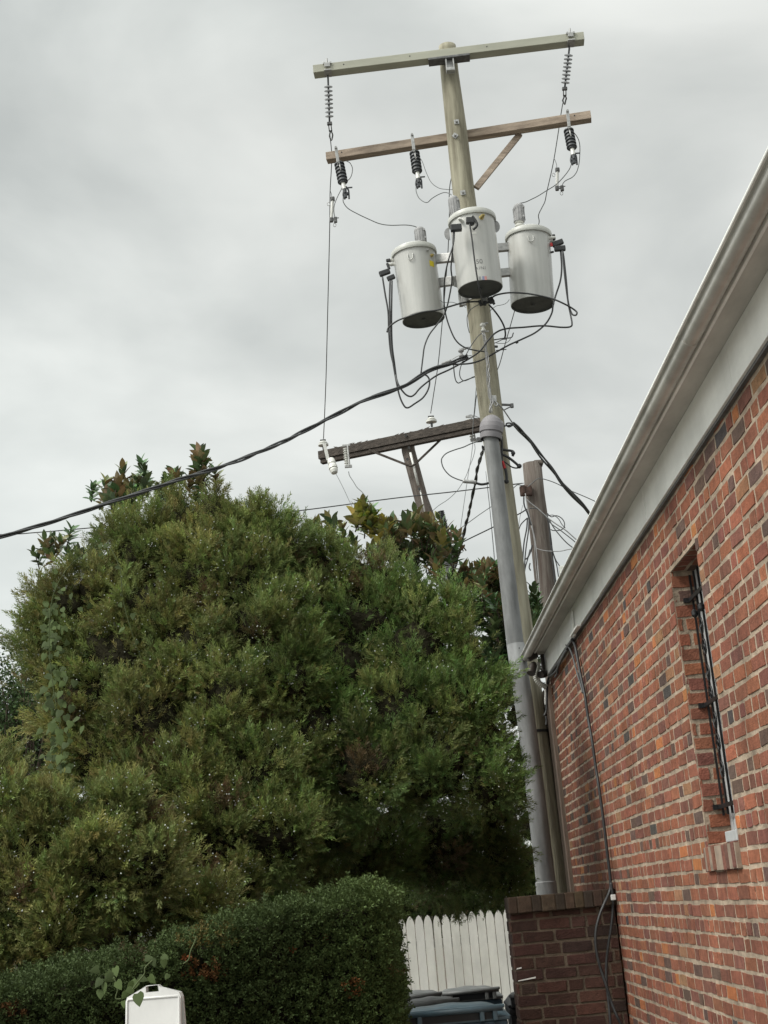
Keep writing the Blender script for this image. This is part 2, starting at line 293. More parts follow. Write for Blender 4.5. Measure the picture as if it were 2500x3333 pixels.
def brickwork(mb, o, u, v, n, W, H, pal, seed, course=0.0700, L_=0.190, Hd=0.092, joint=0.0125, holes=(), headers=6, proj=.0016, phase=0, stain=None):
    r = random.Random(seed); o, u, v, n = [np.asarray(q, float) for q in (o, u, v, n)]
    k = 0; b = 0.0; jh = min(joint, .0098)
    while b < H-.02:
        hd = (k+phase) % headers == 0; a = -r.uniform(0, L_) if not hd else -r.uniform(0, Hd)
        wob = r.uniform(0, 6)
        while a < W:
            l = Hd if hd else (L_ if r.random() < .72 else Hd)
            l *= r.uniform(.965, 1.035)
            a0, a1 = max(a, 0), min(a+l, W); b0, b1 = b+jh*.5, min(b+course-jh*.5, H)
            segs = [(a0, a1)]
            for (ha0, ha1, hb0, hb1) in holes:
                if b1 > hb0+.012 and b0 < hb1-.012:
                    ns = []
                    for (s0, s1) in segs:
                        if s1 <= ha0 or s0 >= ha1: ns.append((s0, s1)); continue
                        if s0 < ha0: ns.append((s0, ha0))
                        if s1 > ha1: ns.append((ha1, s1))
                    segs = ns
            for (s0, s1) in segs:
                if s1-s0 > .018:
                    c = pick(pal, r)
                    if stain: c = tuple(q*stain((s0+s1)/2, b) for q in c)
                    wy = .0022*math.sin(wob+a*1.7)
                    brick_block(mb, o, u, v*1.0, n, s0, s1, b0+wy, b1+wy, max(.0009, proj+r.uniform(-.002, .0022)), c, r)
            a += l+joint*r.uniform(.8, 1.25)
        b += course; k += 1
def mortar_plane(mb, o, u, v, n, W, H, step=.05, holes=(), back=0.0004, seed=0):
    nu, nv = max(2, int(W/step)), max(2, int(H/step)); o, u, v, n = [np.asarray(q, float) for q in (o, u, v, n)]
    us = sorted(set([i*W/nu for i in range(nu+1)]+[h for q in holes for h in q[:2]])); vv = sorted(set([i*H/nv for i in range(nv+1)]+[h for q in holes for h in q[2:]]))
    idx = {}; vs = []; fs = []
    for j, b in enumerate(vv):
        for i, a in enumerate(us):
            idx[i, j] = len(vs); vs.append(o+u*a+v*b+n*(-back+.0014*mnoise.noise(Vector((a*14, b*14, seed)))))
    for j in range(len(vv)-1):
        for i in range(len(us)-1):
            ca, cb = (us[i]+us[i+1])/2, (vv[j]+vv[j+1])/2
            if any(h[0] < ca < h[1] and h[2] < cb < h[3] for h in holes): continue
            fs.append((idx[i, j], idx[i+1, j], idx[i+1, j+1], idx[i, j+1]))
    mb.add(vs, fs, True)

WX = 1.42; Y0, Y1 = 2.4, 11.95; ZT = 3.40
bld = thing('brick_building', 'long red brick building with white eave and gutter on the right', 'building', (WX, 11.95, 0))
WIN = (6.07, 6.67, 1.79, 3.065)
u = (0, -1, 0)   # along the wall toward the camera, so the outward normal is -X
hole = (Y1-WIN[1], Y1-WIN[0], WIN[2], WIN[3])
def stain(a, b):  # brick colour factor, darker toward the far corner
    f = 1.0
    if a < 2.9: f *= 0.68+0.32*a/2.9            # brick colour darkens gradually toward the far corner
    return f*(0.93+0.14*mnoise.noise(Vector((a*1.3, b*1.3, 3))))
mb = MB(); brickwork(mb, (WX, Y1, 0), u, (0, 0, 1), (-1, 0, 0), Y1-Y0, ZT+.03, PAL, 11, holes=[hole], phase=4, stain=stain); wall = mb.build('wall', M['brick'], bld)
mb = MB(); mortar_plane(mb, (WX, Y1, 0), u, (0, 0, 1), (-1, 0, 0), Y1-Y0, ZT+.05, holes=[hole])
mo = mb.build('mortar', M['mortar'], wall)
# other faces of the building
mb = MB(); brickwork(mb, (WX, Y0, 0), (1, 0, 0), (0, 0, 1), (0, -1, 0), 3.0, ZT, PAL, 12); mb.build('wall', M['brick'], bld)
mb = MB(); mb.box(((WX+.012+6)/2+.008, (Y0+Y1)/2, ZT/2), (6-WX-.012, Y1-Y0-.012, ZT)) if 0 else None
mb = MB(); mb.add([(WX+.2, Y0+.004, 0), (6, Y0+.004, 0), (6, Y1, 0), (WX+.002, Y1, 0), (WX+.2, Y0+.004, ZT), (6, Y0+.004, ZT), (6, Y1, ZT), (WX+.002, Y1, ZT), (WX, Y0+.004, 0), (WX, Y0+.004, ZT)], [(8, 1, 5, 9), (1, 2, 6, 5), (2, 3, 7, 6)]); mb.build('wall_backing', M['mortar'], bld)
# window reveal bricks: jambs face +-Y, head and sill
RD = 0.15
mb = MB(); mm2 = MB()
brickwork(mb, (WX, WIN[1], WIN[2]), (1, 0, 0), (0, 0, 1), (0, -1, 0), RD, WIN[3]-WIN[2], PAL, 21, L_=0.15, Hd=.15, joint=.0115, proj=.003, phase=1)
mortar_plane(mm2, (WX-.001, WIN[1], WIN[2]), (1, 0, 0), (0, 0, 1), (0, -1, 0), RD, WIN[3]-WIN[2])
brickwork(mb, (WX+RD, WIN[0], WIN[2]), (-1, 0, 0), (0, 0, 1), (0, 1, 0), RD, WIN[3]-WIN[2], PAL, 22, L_=0.15, Hd=.15, joint=.0115, proj=.003, phase=1)
mortar_plane(mm2, (WX+RD, WIN[0], WIN[2]), (-1, 0, 0), (0, 0, 1), (0, 1, 0), RD, WIN[3]-WIN[2])
brickwork(mb, (WX, WIN[1], WIN[3]), (0, -1, 0), (1, 0, 0), (0, 0, -1), WIN[1]-WIN[0], RD, PAL, 23, headers=99)
mortar_plane(mm2, (WX, WIN[1], WIN[3]), (0, -1, 0), (1, 0, 0), (0, 0, -1), WIN[1]-WIN[0], RD)
mb.build('window_reveal', M['brick'], bld); mm2.build('reveal_mortar', M['mortar'], bld)
# window: frame, dark pane, sill
wf = MB()
yc, zc = (WIN[0]+WIN[1])/2, (WIN[2]+WIN[3])/2; wy, wz = WIN[1]-WIN[0], WIN[3]-WIN[2]; X_ = WX+RD-.012
for yy, w0 in ((WIN[0]+.03, .06), (WIN[1]-.025, .05), (yc, .03), (WIN[1]-.095, .035)): wf.box((X_, yy, zc), (.05, w0, wz), bev=.006)
for zz in (WIN[2]+.03, WIN[3]-.03, zc): wf.box((X_+.002, yc, zz), (.045, wy, .05), bev=.006)
wf.box((WX+.06, WIN[0]+.11, WIN[2]+.02), (.13, .21, .045), bev=.004); wf.box((WX+.12, WIN[0]+.30, WIN[2]+.05), (.05, .3, .1), bev=.004)
win = wf.build('window', M['wframe'], bld)
mb = MB(); mb.box((X_+.03, yc, zc), (.008, wy, wz)); mb.build('pane', M['glass'], win)
# rowlock sill, jutting out and sloping a little
mb = MB(); r = random.Random(5); y = WIN[1]+.015; zs = WIN[2]-.095
while y > WIN[0]+.0:
    c = pick([((0.25, 0.105, 0.075), 4), ((0.19, 0.09, 0.07), 3), ((0.26, 0.16, 0.115), 1)], r)
    mb.box((WX+.078+r.uniform(-.003, .003), y, zs+.035+r.uniform(-.003, .003)), (.20, .0575, .108), bev=.006, col=c); y -= .0635
sill = mb.build('sill', M['brick'], bld)
mb = MB(); mb.box((WX+.078, yc+.005, zs+.034), (.196, wy+.02, .104)); mb.build('sill_mortar', mat('sill_mortar', (.26, .20, .15), .95, var=.4, vscale=12, bump=.5), sill)
# iron window guard
gr = MB(); gx = WX+.085
for i, yy in enumerate(np.linspace(WIN[0]+.05, WIN[1]-.02, 7)):
    gr.box((gx, yy, zc+.05), (.009, .012, wz-.15))
gr2 = []
for zz in (P_z for P_z in (2.92, 2.42, 1.955)):
    gr.box((gx-.014, yc, zz), (.010, wy+.02, .018)); gr.box((gx-.028, WIN[1]-.012, zz), (.03, .02, .022))
def spiral(c, r0, turns, sgn, n=30):
    t = np.linspace(0, 1, n); rr = r0*(1-.85*t); a = sgn*t*turns*2*math.pi
    return np.stack([np.full(n, gx-.003), c[0]+rr*np.cos(a)*.8, c[1]+rr*np.sin(a)], 1)
for k, zz in enumerate(np.linspace(2.12, 2.78, 7)):
    for yy in np.linspace(WIN[0]+.10, WIN[1]-.13, 3):
        gr.tube(spiral((yy, zz), .05, 1.5, 1 if k % 2 else -1), .004, 5)
for zz in (2.84,):
    for yy in np.linspace(WIN[0]+.05, WIN[1]-.02, 8)[::2]: gr.lathe((gx-.018, yy, zz-.02), (gx-.018, yy, zz+.02), [(0, .006), (.3, .016), (.7, .016), (1, .006)], 8)
gd = gr.build('window_guard', M['iron']); tag(gd, 'black wrought iron guard with scrolls fixed over the narrow window', 'window guard')
# eave: frieze board, soffit, trim bead, gutter, roof edge
YE = P('S', 1714, 2104, 11.9)[1]
mb = MB()
yb = [Y0, 5.0, 6.9, 8.62, 9.95, Y1-.07]
for i in range(len(yb)-1):
    dx = [0, .0, .002, 0, .004][i]
    mb.box((WX-.018-dx, (yb[i]+yb[i+1])/2, 3.4725), (.026, yb[i+1]-yb[i]-.003, .185), bev=.002)
mb.box((WX-.040, 9.93, 3.44), (.012, .10, .17)); mb.box((WX-.045, 9.80, 3.372), (.03, .42, .012))
fr = mb.build('frieze_board', M['trim'], bld)
mb = MB(); mb.box((WX-.001, (Y0+Y1)/2, 3.374), (.035, Y1-Y0-.1, .012)); mb.build('frieze_drip', M['steel'], fr)
mb = MB(); mb.box((1.352, (Y0+Y1)/2-.02, 3.575), (.125, Y1-Y0+.02, .018)); sf = mb.build('soffit', M['soffit'], bld)
mb = MB(); mb.box((1.294, (Y0+Y1)/2-.02, 3.571), (.013, Y1-Y0+.02, .030), bev=.003); mb.build('trim_bead', M['trim'], bld)
prof = []
c0 = (1.243, 3.572); R0 = .050
outer = [(c0[0]-R0-.001, c0[1]+.006)]
outer += [(c0[0]+dx, c0[1]+dz) for dx, dz in ((-.049, .000), (-.034, .004), (-.033, -.006), (-.035, -.016), (-.033, -.026), (-.027, -.034), (-.018, -.040), (-.006, -.043), (.006, -.042), (.016, -.037), (.023, -.029), (.027, -.018), (.034, -.008), (.042, -.004), (.048, .004))]
outer.append((c0[0]+R0, c0[1]+.02))
inner = [(c0[0]+(x-c0[0])*.94, c0[1]+.003+(z-c0[1])*.94) for x, z in outer[::-1]]
mb = MB(); segs = [Y0, 3.7, 6.1, 8.3, 10.3, Y1+.03]
mb.extrude(outer+inner, Y0, Y1+.03, smooth=False)
for yj in (4.9, 7.4, 10.1):
    mb.extrude([(c0[0]+(x-c0[0])*1.03, c0[1]+(z-c0[1])*1.04-.0008) for x, z in outer]+inner, yj, yj+.035)
gut = mb.build('gutter', M['gutter'], bld)
for pgn in gut.data.polygons: pgn.use_smooth = len(pgn.vertices) == 4
mb = MB(); mb.tube([(c0[0]-R0+.003, Y0, c0[1]+.006), (c0[0]-R0+.003, Y1+.03, c0[1]+.006)], .0062, 8); mb.build('gutter_lip', M['trim'], gut)
mb = MB(); mb.add([(x, Y1+.031, z) for x, z in outer], [list(range(len(outer)))]); mb.build('end_cap', M['gutter'], gut)
# roof: thin metal edge in lapped lengths, low slope behind
mb = MB(); ys = [Y0, 4.25, 5.35, 6.5, 7.8, 9.2, 10.6, Y1+.03]
for i in range(len(ys)-1):
    d = .002*(i % 2); y0_, y1_ = ys[i], ys[i+1]+.02
    mb.box((c0[0]-.006-d, (y0_+y1_)/2, c0[1]+.046+d), (.004, y1_-y0_, .014))
    mb.box((c0[0]+.056, (y0_+y1_)/2, c0[1]+.054+d*1.5), (.12, y1_-y0_, .003))
mb.build('drip_edge', M['trim'], bld)
mb = MB(); mb.add([(1.26, Y0-.1, 3.632), (1.26, Y1+.05, 3.632), (3.8, 9.6, 4.3), (3.8, 4.5, 4.3), (6.3, Y0-.1, 3.632), (6.3, Y1+.05, 3.632)], [(0, 1, 2, 3), (4, 5, 2, 3), (1, 5, 2), (0, 4, 3)]); mb.build('roof', M['roof'], bld)
# weathered strip at the far corner
mb = MB(); mb.box((WX-.014, Y1+.27, 1.66), (.03, .53, 3.32)); mb.build('corner_board', mat('weathered_board', (0.17, 0.125, 0.095), .9, var=.4, vscale=12, stretch=(2, 2, .3), bump=.5), bld)
mb = MB(); r = random.Random(3)

# ---------------------------------------------------------------- low brick wall
PY = 9.75; pl = atY(1660, 2985, PY); PX0 = pl[0]; PX1 = WX-.012; ztop = 1.632
pw = thing('low_brick_wall', 'low dark brick wall with rowlock cap running up to the building', 'wall', (PX1, PY, 0))
mb = MB(); zb = ztop-.105
brickwork(mb, (PX0, PY, 0), (1, 0, 0), (0, 0, 1), (0, -1, 0), PX1-PX0, zb, PALD, 31, course=.0782, L_=.197, Hd=.096, joint=.011, headers=99, phase=1, proj=.0016)
brickwork(mb, (PX0, PY+.32, 0), (0, -1, 0), (0, 0, 1), (-1, 0, 0), .32, zb, PALD, 32, course=.0782, L_=.197, Hd=.096, joint=.011, headers=99, phase=1, proj=.0016)
body = mb.build('body', M['brick'], pw)
mb = MB(); mb.box(((PX0+PX1)/2, PY+.16, zb/2), (PX1-PX0-.004, .316, zb)); mb.build('mortar', M['mortar_dark'], body)
mb = MB(); x = PX0-.006; r = random.Random(9)
while x < PX1-.04:
    ww = r.choice([.062, .062, .095]); c = pick([((0.085, 0.060, 0.040), 3), ((0.075, 0.047, 0.034), 2), ((0.062, 0.046, 0.034), 2)], r)
    mb.box((x+ww/2, PY+.155, ztop-.052+r.uniform(-.002, .002)), (ww-.006, .37, .104), bev=.006, col=c); x += ww
cap = mb.build('cap', M['brick'], pw)
mb = MB(); mb.box(((PX0+PX1)/2, PY+.157, ztop-.054), (PX1-PX0-.01, .355, .096)); mb.build('cap_mortar', M['mortar_dark'], cap)
mb = MB()   # old white paint drips
for (a, b_, c_, d_) in ((1130, 1108, 1800, 1082),):
    p0 = P('BN', 1450, 1143, PY-.0065); p1 = P('BN', 1640, 1108, PY-.0065)
    mb.add([p0, p1, p1+[0, 0, .010], p0+[0, 0, .006]], [(0, 1, 2, 3)])
p0 = P('BN', 1430, 1015, PY-.0065); mb.add([p0, p0+[.035, 0, .004], p0+[.034, 0, .012], p0+[.004, 0, .009]], [(0, 1, 2, 3)])
mb.build('paint_mark', M['whitetube'], body)

# ---------------------------------------------------------------- picket fence
FY = 14.5
fx0 = P('BN', 100, 900, FY)[0]; pitch = 0.0865
fe = thing('picket_fence', 'white painted close-boarded picket fence with pointed tops behind the bins', 'fence', (fx0, FY, 0))
mb = MB(); r = random.Random(4); x = fx0-.5; k = 0
while x < 2.6:
    zt = 1.52+r.uniform(-.008, .008)+.01*math.sin(x*3); wv = pitch-.007 if k != 11 else pitch-.018; hw = wv/2; c = r.uniform(.93, 1.03)
    pr = [(-hw, 0.04), (hw, 0.04), (hw, zt-.09), (hw*.86, zt-.055), (hw*.5, zt-.02), (0, zt), (-hw*.5, zt-.02), (-hw*.86, zt-.055), (-hw, zt-.09)]
    dy = r.uniform(-.003, .003)
    v = [(x+a, FY+dy, z) for a, z in pr]+[(x+a, FY+.018+dy, z) for a, z in pr]; n_ = len(pr)
    mb.add(v, [list(range(n_)), list(range(n_, 2*n_))[::-1]]+[(i, n_+i, n_+(i+1) % n_, (i+1) % n_) for i in range(n_)], False, (c, c, c*r.uniform(.97, 1)))
    x += pitch; k += 1
mb.build('pickets', M['fence'], fe)
for z in (.35, 1.25): mb = MB(); mb.box((fx0+1.2, FY+.04, z), (4, .04, .09)); mb.build('rail', M['fence'], fe)
for x in (fx0-.4, fx0+1.5, 2.55): mb = MB(); mb.box((x, FY+.085, .75), (.09, .09, 1.45)); mb.build('post', M['fence'], fe)

# ---------------------------------------------------------------- wheelie bins
def wheelie(label, xl, xr, yrim, Y, body, lid, ht=None, rot=0.0, dep=.55, front='hinge'):
    a, b = atY(xl, yrim, Y), atY(xr, yrim, Y); wd = abs(b[0]-a[0]); c = (a+b)/2; z = (a[2]+b[2])/2
    t = thing('wheelie_bin', label, 'bin', (c[0], Y+dep/2, 0), 'wheelie bins in front of the picket fence')
    X, Yc = c[0], Y+dep/2
    mb = MB(); hw, hd = wd/2, dep/2; k = .82
    def ring(s, zz): return [(X-hw*s, Yc-hd*s, zz), (X+hw*s, Yc-hd*s, zz), (X+hw*s, Yc+hd*s, zz), (X-hw*s, Yc+hd*s, zz)]
    mb.add(ring(k*.86, .04)+ring(.93, z-.06), [(0, 1, 5, 4), (1, 2, 6, 5), (2, 3, 7, 6), (3, 0, 4, 7), (3, 2, 1, 0)])
    mb.build('body', body, t)
    mb = MB(); mb.box((X, Yc, z-.035), (wd, dep, .05), bev=.012); mb.build('rim', body, t)
    # lid: shallow dome with raised ribs, higher at the hinge
    def dome(i, j): x_, y_ = 2*i-1, 2*j-1; return np.array([0, 0, .075*(1-x_**4)*(1-y_**4)+.004*math.cos(x_*9)*(1-x_**2)*(abs(y_) < .8)])
    mb = MB(); mb.grid((X-hw*1.02, Yc-hd*1.02, z+.012), (wd*1.04, 0, 0), (0, dep*1.04, 0), 24, 14, dome)
    mb.box((X, Yc, z+.002), (wd*1.04, dep*1.04, .022), bev=.006); ld = mb.build('lid', lid, t)
    mb = MB(); yh = Yc-hd-.055
    mb.tube([(X-hw*.92, yh, z+.065), (X+hw*.92, yh, z+.065)], .017, 8)
    mb.box((X, yh+.03, z+.075), (wd*.96, .05, .02), bev=.005)
    for s in (-.78, -.55, .55, .78): mb.box((X+hw*s, yh+.03, z+.03), (.03, .08, .07), bev=.006)
    mb.build('hinge_bar', lid, t)
    mb = MB(); mb.box((X, yh+.05, z+.028), (wd*.75, .02, .05)); mb.build('hinge_gap_shade', M['binblack'], t)  # black slab added as the shaded gap under the bar
    for s in (-1, 1):
        mb = MB(); mb.lathe((X+s*hw*.72, Yc-hd*.72, .1), (X+s*(hw*.72+.05), Yc-hd*.72, .1), [(0, .1), (1, .1)], 18); mb.build('wheel', M['binblack'], t)
    return t
def bnp(x, y): return fp('BN', x, y)
wheelie('dark blue wheelie bin standing at the back right, against the fence', bnp(560, 0)[0], bnp(1275, 0)[0], bnp(0, 1345)[1], 12.0, M['binblue'], M['bingrey'])
wheelie('grey-lidded wheelie bin at the back left, beside the hedge', bnp(60, 0)[0], bnp(650, 0)[0], bnp(0, 1400)[1], 11.4, M['binblue'], M['bingrey'])
wheelie('faded grey-lidded wheelie bin between the back row and the teal-lidded bin', bnp(190, 0)[0], bnp(840, 0)[0], bnp(0, 1478)[1], 10.7, M['binblue'], M['bingrey'], dep=.5)
wheelie('teal-lidded wheelie bin, nearest and largest of the row', bnp(110, 0)[0], bnp(1340, 0)[0], bnp(0, 1588)[1], 9.3, M['binblue'], M['binteal'], dep=.62)
wheelie('black wheelie bin half hidden behind the low brick wall', bnp(1350, 0)[0], bnp(1760, 0)[0], bnp(0, 1400)[1], 11.2, M['binblack'], M['binblack'], dep=.5)

# ---------------------------------------------------------------- white folding sign
SY = 5.6
tl, tr = P('SG', 432, 655, SY), P('SG', 1042, 600, SY); c = (tl+tr)/2; wd = np.linalg.norm(tr-tl); zt = c[2]; lean = 0.16
sg = thing('folding_sign', 'blank white plastic folding sign with handle slot standing before the hedge', 'sign', (c[0], SY, 0))
yaw = -0.12; ux = np.array([math.cos(yaw), math.sin(yaw), 0]); 
for s in (1, -1):
    nrm = np.array([-ux[1], ux[0], 0])*s; dn = np.array([0, 0, -1.0])+nrm*(-lean) ; dn = dn/np.linalg.norm(dn)
    if s == 1: dn = np.array([0, 0, -1.0])-nrm*lean
    else: dn = np.array([0, 0, -1.0])-nrm*lean
    dn /= np.linalg.norm(dn); outn = np.cross(ux, dn)*1.0
    o_ = np.array([c[0], SY+.01, zt]) - nrm*.006; h = wd/2; HH = zt/abs(dn[2])-.02
    apex = .036; pts = [(-h, HH), (h, HH), (h, .012), (h*.94, -.004), (h*.28, -apex*.72), (h*.16, -apex), (-h*.22, -apex*.95), (-h*.42, -apex*.75), (-h*.95, .0), (-h, .014)]
    mb = MB(); v = [o_+ux*a+dn*b for a, b in pts]; th = .014
    slot = [(-h*.27, -.012), (h*.20, -.012), (h*.20, -.036), (-h*.27, -.036)]
    # face built as ring around the slot: outer outline bridged to the slot rectangle
    k = len(pts); outl = [np.array(q) for q in pts]
    idx = [5, 6]                                          # top points
    F_ = lambda q, d: o_+ux*q[0]+dn*q[1]-outn*d*(1 if s == 1 else -1)*0+(-nrm)*d
    for d in (0, th):
        vv = [F_(q, d) for q in pts]+[F_(q, d) for q in slot]
        # slot idx k..k+3: 0 left-bottom,1 right-bottom,2 right-top,3 left-top
        mb.add(vv, [(0, 1, 2, k+1, k+0, 9), (2, 3, 4, k+1), (4, 5, k+2, k+1), (5, 6, k+3, k+2), (6, 7, k+0, k+3), (7, 8, 9, k+0)])
    e0 = [F_(q, 0) for q in pts]; e1 = [F_(q, th) for q in pts]; mb.add(e0+e1, [(i, (i+1) % k, k+(i+1) % k, k+i) for i in range(k)])
    e0 = [F_(q, 0) for q in slot]; e1 = [F_(q, th) for q in slot]; mb.add(e0+e1, [(i, (i+1) % 4, 4+(i+1) % 4, 4+i) for i in range(4)])
    pn = mb.build('panel', M['sign'], sg)
    mb = MB()     # raised rim
    inn = [(-h+.006, HH), (-h+.006, .018), (-h*.9, .008), (h*.9, .008), (h-.006, .018), (h-.006, HH)]
    mb.tube([F_(q, th+.001) for q in inn], .0045, 6); mb.build('rim', M['sign'], pn)

# ================================================================ poles
PYL = 12.30                                                  # main pole line
def arm_box(mb, a, b, Ym, h, d):
    """a, b: photo points of the front top corners; both ends at one height, so the arm swings in plan"""
    m = atY((a[0]+b[0])/2, (a[1]+b[1])/2, Ym); A_, B_ = atZ(*a, m[2]), atZ(*b, m[2])
    ux = (B_-A_)/np.linalg.norm(B_-A_); up = np.array([0, 0, 1.]); bk = np.cross(up, ux); bk *= np.sign(bk[1])
    c = (A_+B_)/2+bk*d/2-up*h/2; L_ = np.linalg.norm(B_-A_); mb.box(c, (L_, d, h), [ux, bk, up], bev=.004)
    return dict(A=A_, B=B_, ux=ux, bk=bk, h=h, d=d, z=m[2])
def on_arm(arm, x):
    """point on the front top edge whose photo x is x"""
    a, b = 0., 1.
    for _ in range(40):
        t = (a+b)/2; p = arm['A']+(arm['B']-arm['A'])*t; q = RC.T@(p-EYE); xx = CX+F*q[0]/q[2]
        if xx < x: a = t
        else: b = t
    return p
pole = thing('utility_pole', 'tall greenish treated wood utility pole carrying three grey transformers', 'utility pole', atY(1840, 3333, PYL)*[1, 1, 0])
PC = [(1456, 152, 56), (1463.7, 240, 59), (1487, 430, 68), (1508.5, 620, 72), (1555, 981, 76), (1592, 1293, 77), (1679, 1933, 80), (1739, 2361, 83), (1814, 2909, 86)]
pp = [atY(x, y, PYL) for x, y, q in PC]; pr_ = [q/2*px(p) for (x, y, q), p in zip(PC, pp)]
ex = pp[-1]+(pp[-1]-pp[-2])*((pp[-1][2]+.3)/(pp[-2][2]-pp[-1][2])); pp.append(ex); pr_.append(pr_[-1]*1.05)
mb = MB(); ts = np.linspace(0, len(pp)-1, 60); PPn = np.array([np.interp(ts, range(len(pp)), [p[k] for p in pp]) for k in range(3)]).T; RRn = np.interp(ts, range(len(pp)), pr_)
mb.tube(PPn, RRn, 28); shaft = mb.build('shaft', M['pole'], pole)
def poleC(y):                                               # centre and radius at photo row y
    xs = np.interp(y, [q[1] for q in PC], [q[0] for q in PC]); ww = np.interp(y, [q[1] for q in PC], [q[2] for q in PC]); p = atY(xs, y, PYL); return p, ww/2*px(p)
mb = MB(); ARM1 = arm_box(mb, fp('A', 107, 255), fp('A', 1500, 83), PYL-.20, .083, .115); mb.build('crossarm', M['armgrey'], pole)['label'] = 'pale grey-green top crossarm'
mb = MB(); ARM2 = arm_box(mb, fp('A', 173, 703), fp('A', 1535, 488), PYL+.10, .083, .095); mb.build('crossarm', M['armwood'], pole)['label'] = 'brown wooden lower crossarm'
for (x, y) in ((605, 213), (1001, 163), (265, 275)):
    mb = MB(); q = on_arm(ARM1, fp('A', x, y)[0])-[0, 0, .035]; mb.lathe(q+[0, .01, 0], q-[0, .0015, 0], [(0, .007), (1, .007)], 8); mb.build('bolt_hole', M['rubber'], pole)
for (x, y) in ((255, 709), (1452, 521)):
    mb = MB(); q = on_arm(ARM2, fp('A', x, y)[0])-[0, 0, .03]; mb.lathe(q+[0, .01, 0], q-[0, .0015, 0], [(0, .008), (1, .008)], 8); mb.build('bolt_hole', M['rubber'], pole)
# arm bracket under the top arm
mb = MB(); q = on_arm(ARM1, fp('A', 805, 0)[0])-[0, 0, .083]
mb.box(q+[0, .05, -.012], (.40, .12, .024), [ARM1['ux'], ARM1['bk'], (0, 0, 1)], bev=.004)
mb.box(q+[0, .03, .055], (.20, .13, .16), [ARM1['ux'], ARM1['bk'], (0, 0, 1)], bev=.01) if 0 else None
mb.build('arm_bracket', M['steel'], pole)
mb = MB(); f0 = q+[0, .015, -.02]
for s in (-1, 1): mb.box(f0+ARM1['ux']*s*.035+[0, .01, -.07], (.012, .05, .15), bev=.003)
mb.box(f0+[0, .03, -.07], (.08, .01, .15), bev=.003); mb.box(f0+[0, .0, -.125], (.085, .05, .035), bev=.008); mb.build('arm_bracket', M['galv'], pole)
# square washers with bolts
for (x, y, rot) in ((847, 548, 0), (840, 619, 45), (880, 912, 0)):
    sx, sy = fp('A', x, y); c, r_ = poleC(sy); p = atY(sx, sy, PYL-r_-.004); a = math.radians(rot+3)
    ax = [(math.cos(a), 0, math.sin(a)), (0, 1, 0), (-math.sin(a), 0, math.cos(a))]
    mb = MB(); mb.box(p, (.048, .008, .048), ax, bev=.002); mb.lathe(p, p-[0, .03, 0], [(0, .012), (1, .012)], 8); mb.build('washer_plate', M['galv'], pole)
# wooden brace
mb = MB(); a = P('A', 1172, 612, PYL+.12); b = P('A', 948, 888, PYL-.02); d = _n(b-a)
s_ = _n(np.cross(d, [0, 1, 0])); mb.box((a+b)/2, (np.linalg.norm(b-a), .035, .058), [d, np.cross(s_, d), s_], bev=.003); br = mb.build('brace', M['armwood'], pole)
# steel band low on the pole
mb = MB(); c, r_ = poleC(2383); mb.lathe(c-[0, 0, .012], c+[0, 0, .012], [(0, r_+.004), (1, r_+.004)], 28, cap=False); mb.build('band', M['rubber'], pole)

